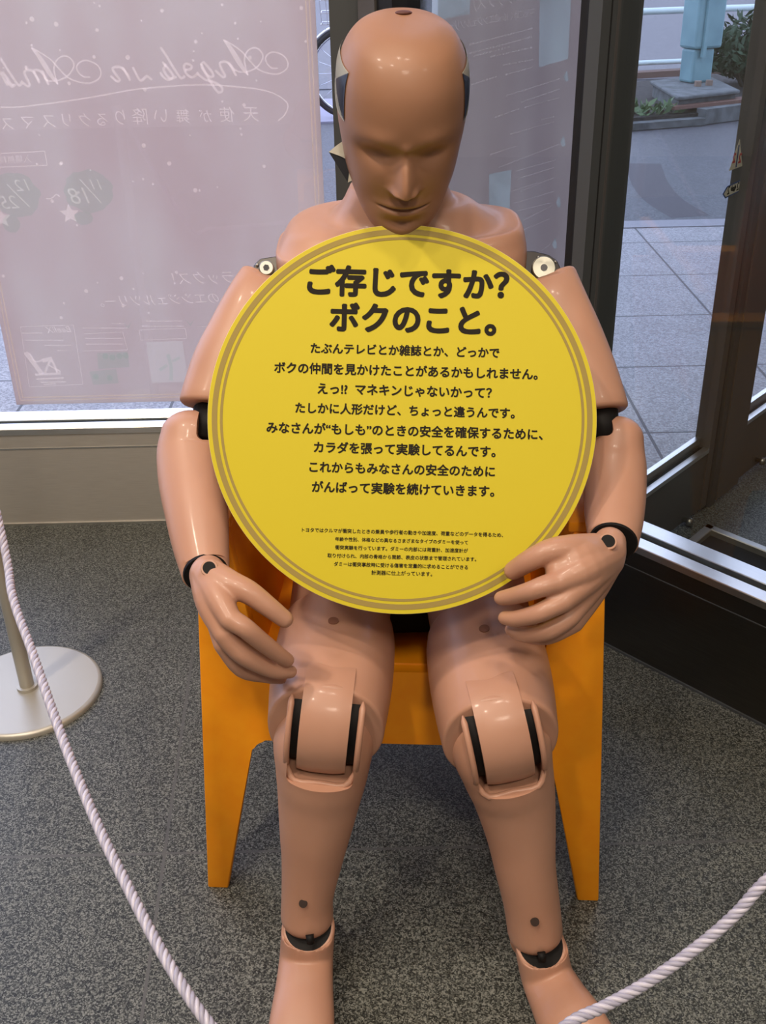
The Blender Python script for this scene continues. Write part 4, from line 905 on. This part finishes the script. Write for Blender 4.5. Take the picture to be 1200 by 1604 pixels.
signline(bm, 'ご存じですか？', 483, 796, 443, .042); signline(bm, 'ボクのこと。', 518, 776, 500, .042)
fin('heading_text', bm, INK, sign)
bm = bmesh.new()
for s, a, b, y in (('たぶんテレビとか雑誌とか、どっかで', 487, 782, 549), ('ボクの仲間を見かけたことがあるかもしれません。', 430, 842, 581), ('えっ!?  マネキンじゃないかって？', 498, 770, 612), ('たしかに人形だけど、ちょっと違うんです。', 463, 806, 643), ('みなさんが“もしも”のときの安全を確保するために、', 418, 850, 675), ('カラダを張って実験してるんです。', 492, 776, 704), ('これからもみなさんの安全のために', 485, 775, 735), ('がんばって実験を続けていきます。', 489, 774, 766)):
    signline(bm, s, a, b, y, .030)
fin('message_text', bm, INK, sign)
bm = bmesh.new()
for s, a, b, y in (('トヨタではクルマが衝突したときの乗員や歩行者の動きや加速度、荷重などのデータを得るため、', 473, 788, 834), ('年齢や性別、体格などの異なるさまざまなタイプのダミーを使って', 525, 733, 847), ('衝突実験を行っています。ダミーの内部には荷重計、加速度計が', 525, 733, 860), ('取り付けられ、内部の骨格から関節、表皮の状態まで管理されています。', 513, 746, 873), ('ダミーは衝突事故時に受ける傷害を定量的に求めることができる', 523, 733, 886), ('計測器に仕上がっています。', 582, 677, 898)):
    signline(bm, s, a, b, y, .018)
fin('small_text', bm, INK, sign)
# ================================================================== BARRIER
SAT = mat('satin_steel', (.50, .48, .42), .40, .45)
def stanchion(x, y, label):
    t = thing('stanchion', (x, y, 0), label, 'rope post')
    bm = bmesh.new(); tube(bm, [(x, y, 0), (x, y, .006), (x, y, .010), (x, y, .0125)], [.150, .150, .1475, .142], 72); tube(bm, [(x, y, .0125), (x, y, .0130)], [.142, .02], 72); fin('base', bm, SAT, t, auto=40)
    bm = bmesh.new(); tube(bm, [(x, y, .012), (x, y, .020), (x, y, .0205)], [.021, .021, .018], 32); tube(bm, [(x, y, .012), (x, y, .92)], [.0145, .0145], 32); fin('post', bm, SAT, t, auto=40)
    bm = bmesh.new(); tube(bm, [(x, y, .90), (x, y, .925), (x, y, .935), (x, y, .938)], [.018, .018, .012, .002], 32); fin('cap', bm, SAT, t, auto=40)
    bm = bmesh.new(); tube(bm, [(x+.026*cos(k*pi/8), y, .885+.010*sin(k*pi/8)) for k in range(17)], .003, 8, caps=False); fin('rope_ring', bm, SAT, t, smooth=True)
    return t
stanchion(-.742, 1.735, 'satin metal rope post with round base standing at the left edge of the picture')
BX, BYY = 1.02, 1.02
stanchion(BX, BYY, 'satin metal rope post outside the right edge of the picture, holding the rope')
RP = [Vector((-.722, 1.722, .885)), D(2, 835, 1.70), D(20, 935, 1.61), D(50, 1020, 1.53), D(85, 1121, 1.44), D(115, 1201, 1.375), D(159, 1306, 1.295), D(199, 1387, 1.24), D(240, 1467, 1.19), D(281, 1537, 1.15), D(322, 1597, 1.125), D(400, 1690, 1.10), D(500, 1760, 1.09), D(610, 1785, 1.095), D(720, 1755, 1.11), D(810, 1680, 1.14), D(888, 1606, 1.165), D(945, 1577, 1.175), D(1002, 1546, 1.18), D(1058, 1509, 1.18), D(1113, 1467, 1.18), D(1157, 1427, 1.175), D(1198, 1382, 1.17), D(1300, 1290, 1.165), D(1480, 1140, 1.155), D(1750, 930, 1.14), Vector((BX-.02, BYY, .885))]
RP = [RP[0]]+RP[1:]
fineP = [cr(RP, k/14) for k in range((len(RP)-1)*14+1)]
acc = [0.0]
for a, b in zip(fineP, fineP[1:]): acc.append(acc[-1]+(b-a).length)
tot = acc[-1]; stp = .0022; pts = []; j = 0
for i in range(int(tot/stp)+1):
    s = i*stp
    while j < len(acc)-2 and acc[j+1] < s: j += 1
    pts.append(fineP[j].lerp(fineP[j+1], (s-acc[j])/max(1e-6, acc[j+1]-acc[j])))
fr_ = []; ref = None
for i in range(len(pts)):
    tg = (pts[min(i+3, len(pts)-1)]-pts[max(i-3, 0)]).normalized()
    if ref is None: ref = tg.orthogonal().normalized()
    ref = (ref-tg*ref.dot(tg)).normalized(); fr_.append((ref.copy(), tg.cross(ref)))
ROPE = mat('silver_cord', (.60, .58, .69), .38, spec=.6, coat=.2); ROPE2 = mat('violet_grey_cord', (.06, .055, .09), .45)
bm = bmesh.new(); tube(bm, pts[::3], .0030, 8)
for f_ in bm.faces: f_.material_index = 1
for st in range(4):
    q_ = [pts[i]+(fr_[i][0]*cos(2*pi*i*stp/.034-st*pi/2)+fr_[i][1]*sin(2*pi*i*stp/.034-st*pi/2))*.0040 for i in range(len(pts))]
    n0_ = len(bm.faces); tube(bm, q_, .0030, 9)
    bm.faces.ensure_lookup_table()
    for f_ in bm.faces[n0_:]: f_.material_index = 2*(st % 2)
me_o = fin('barrier_rope', bm, [ROPE, ROPE2, mat('lilac_cord', (.40, .39, .50), .4)], None, smooth=True)
tag(me_o, 'twisted silver white cord sagging from the rope post across the front of the picture', 'rope')
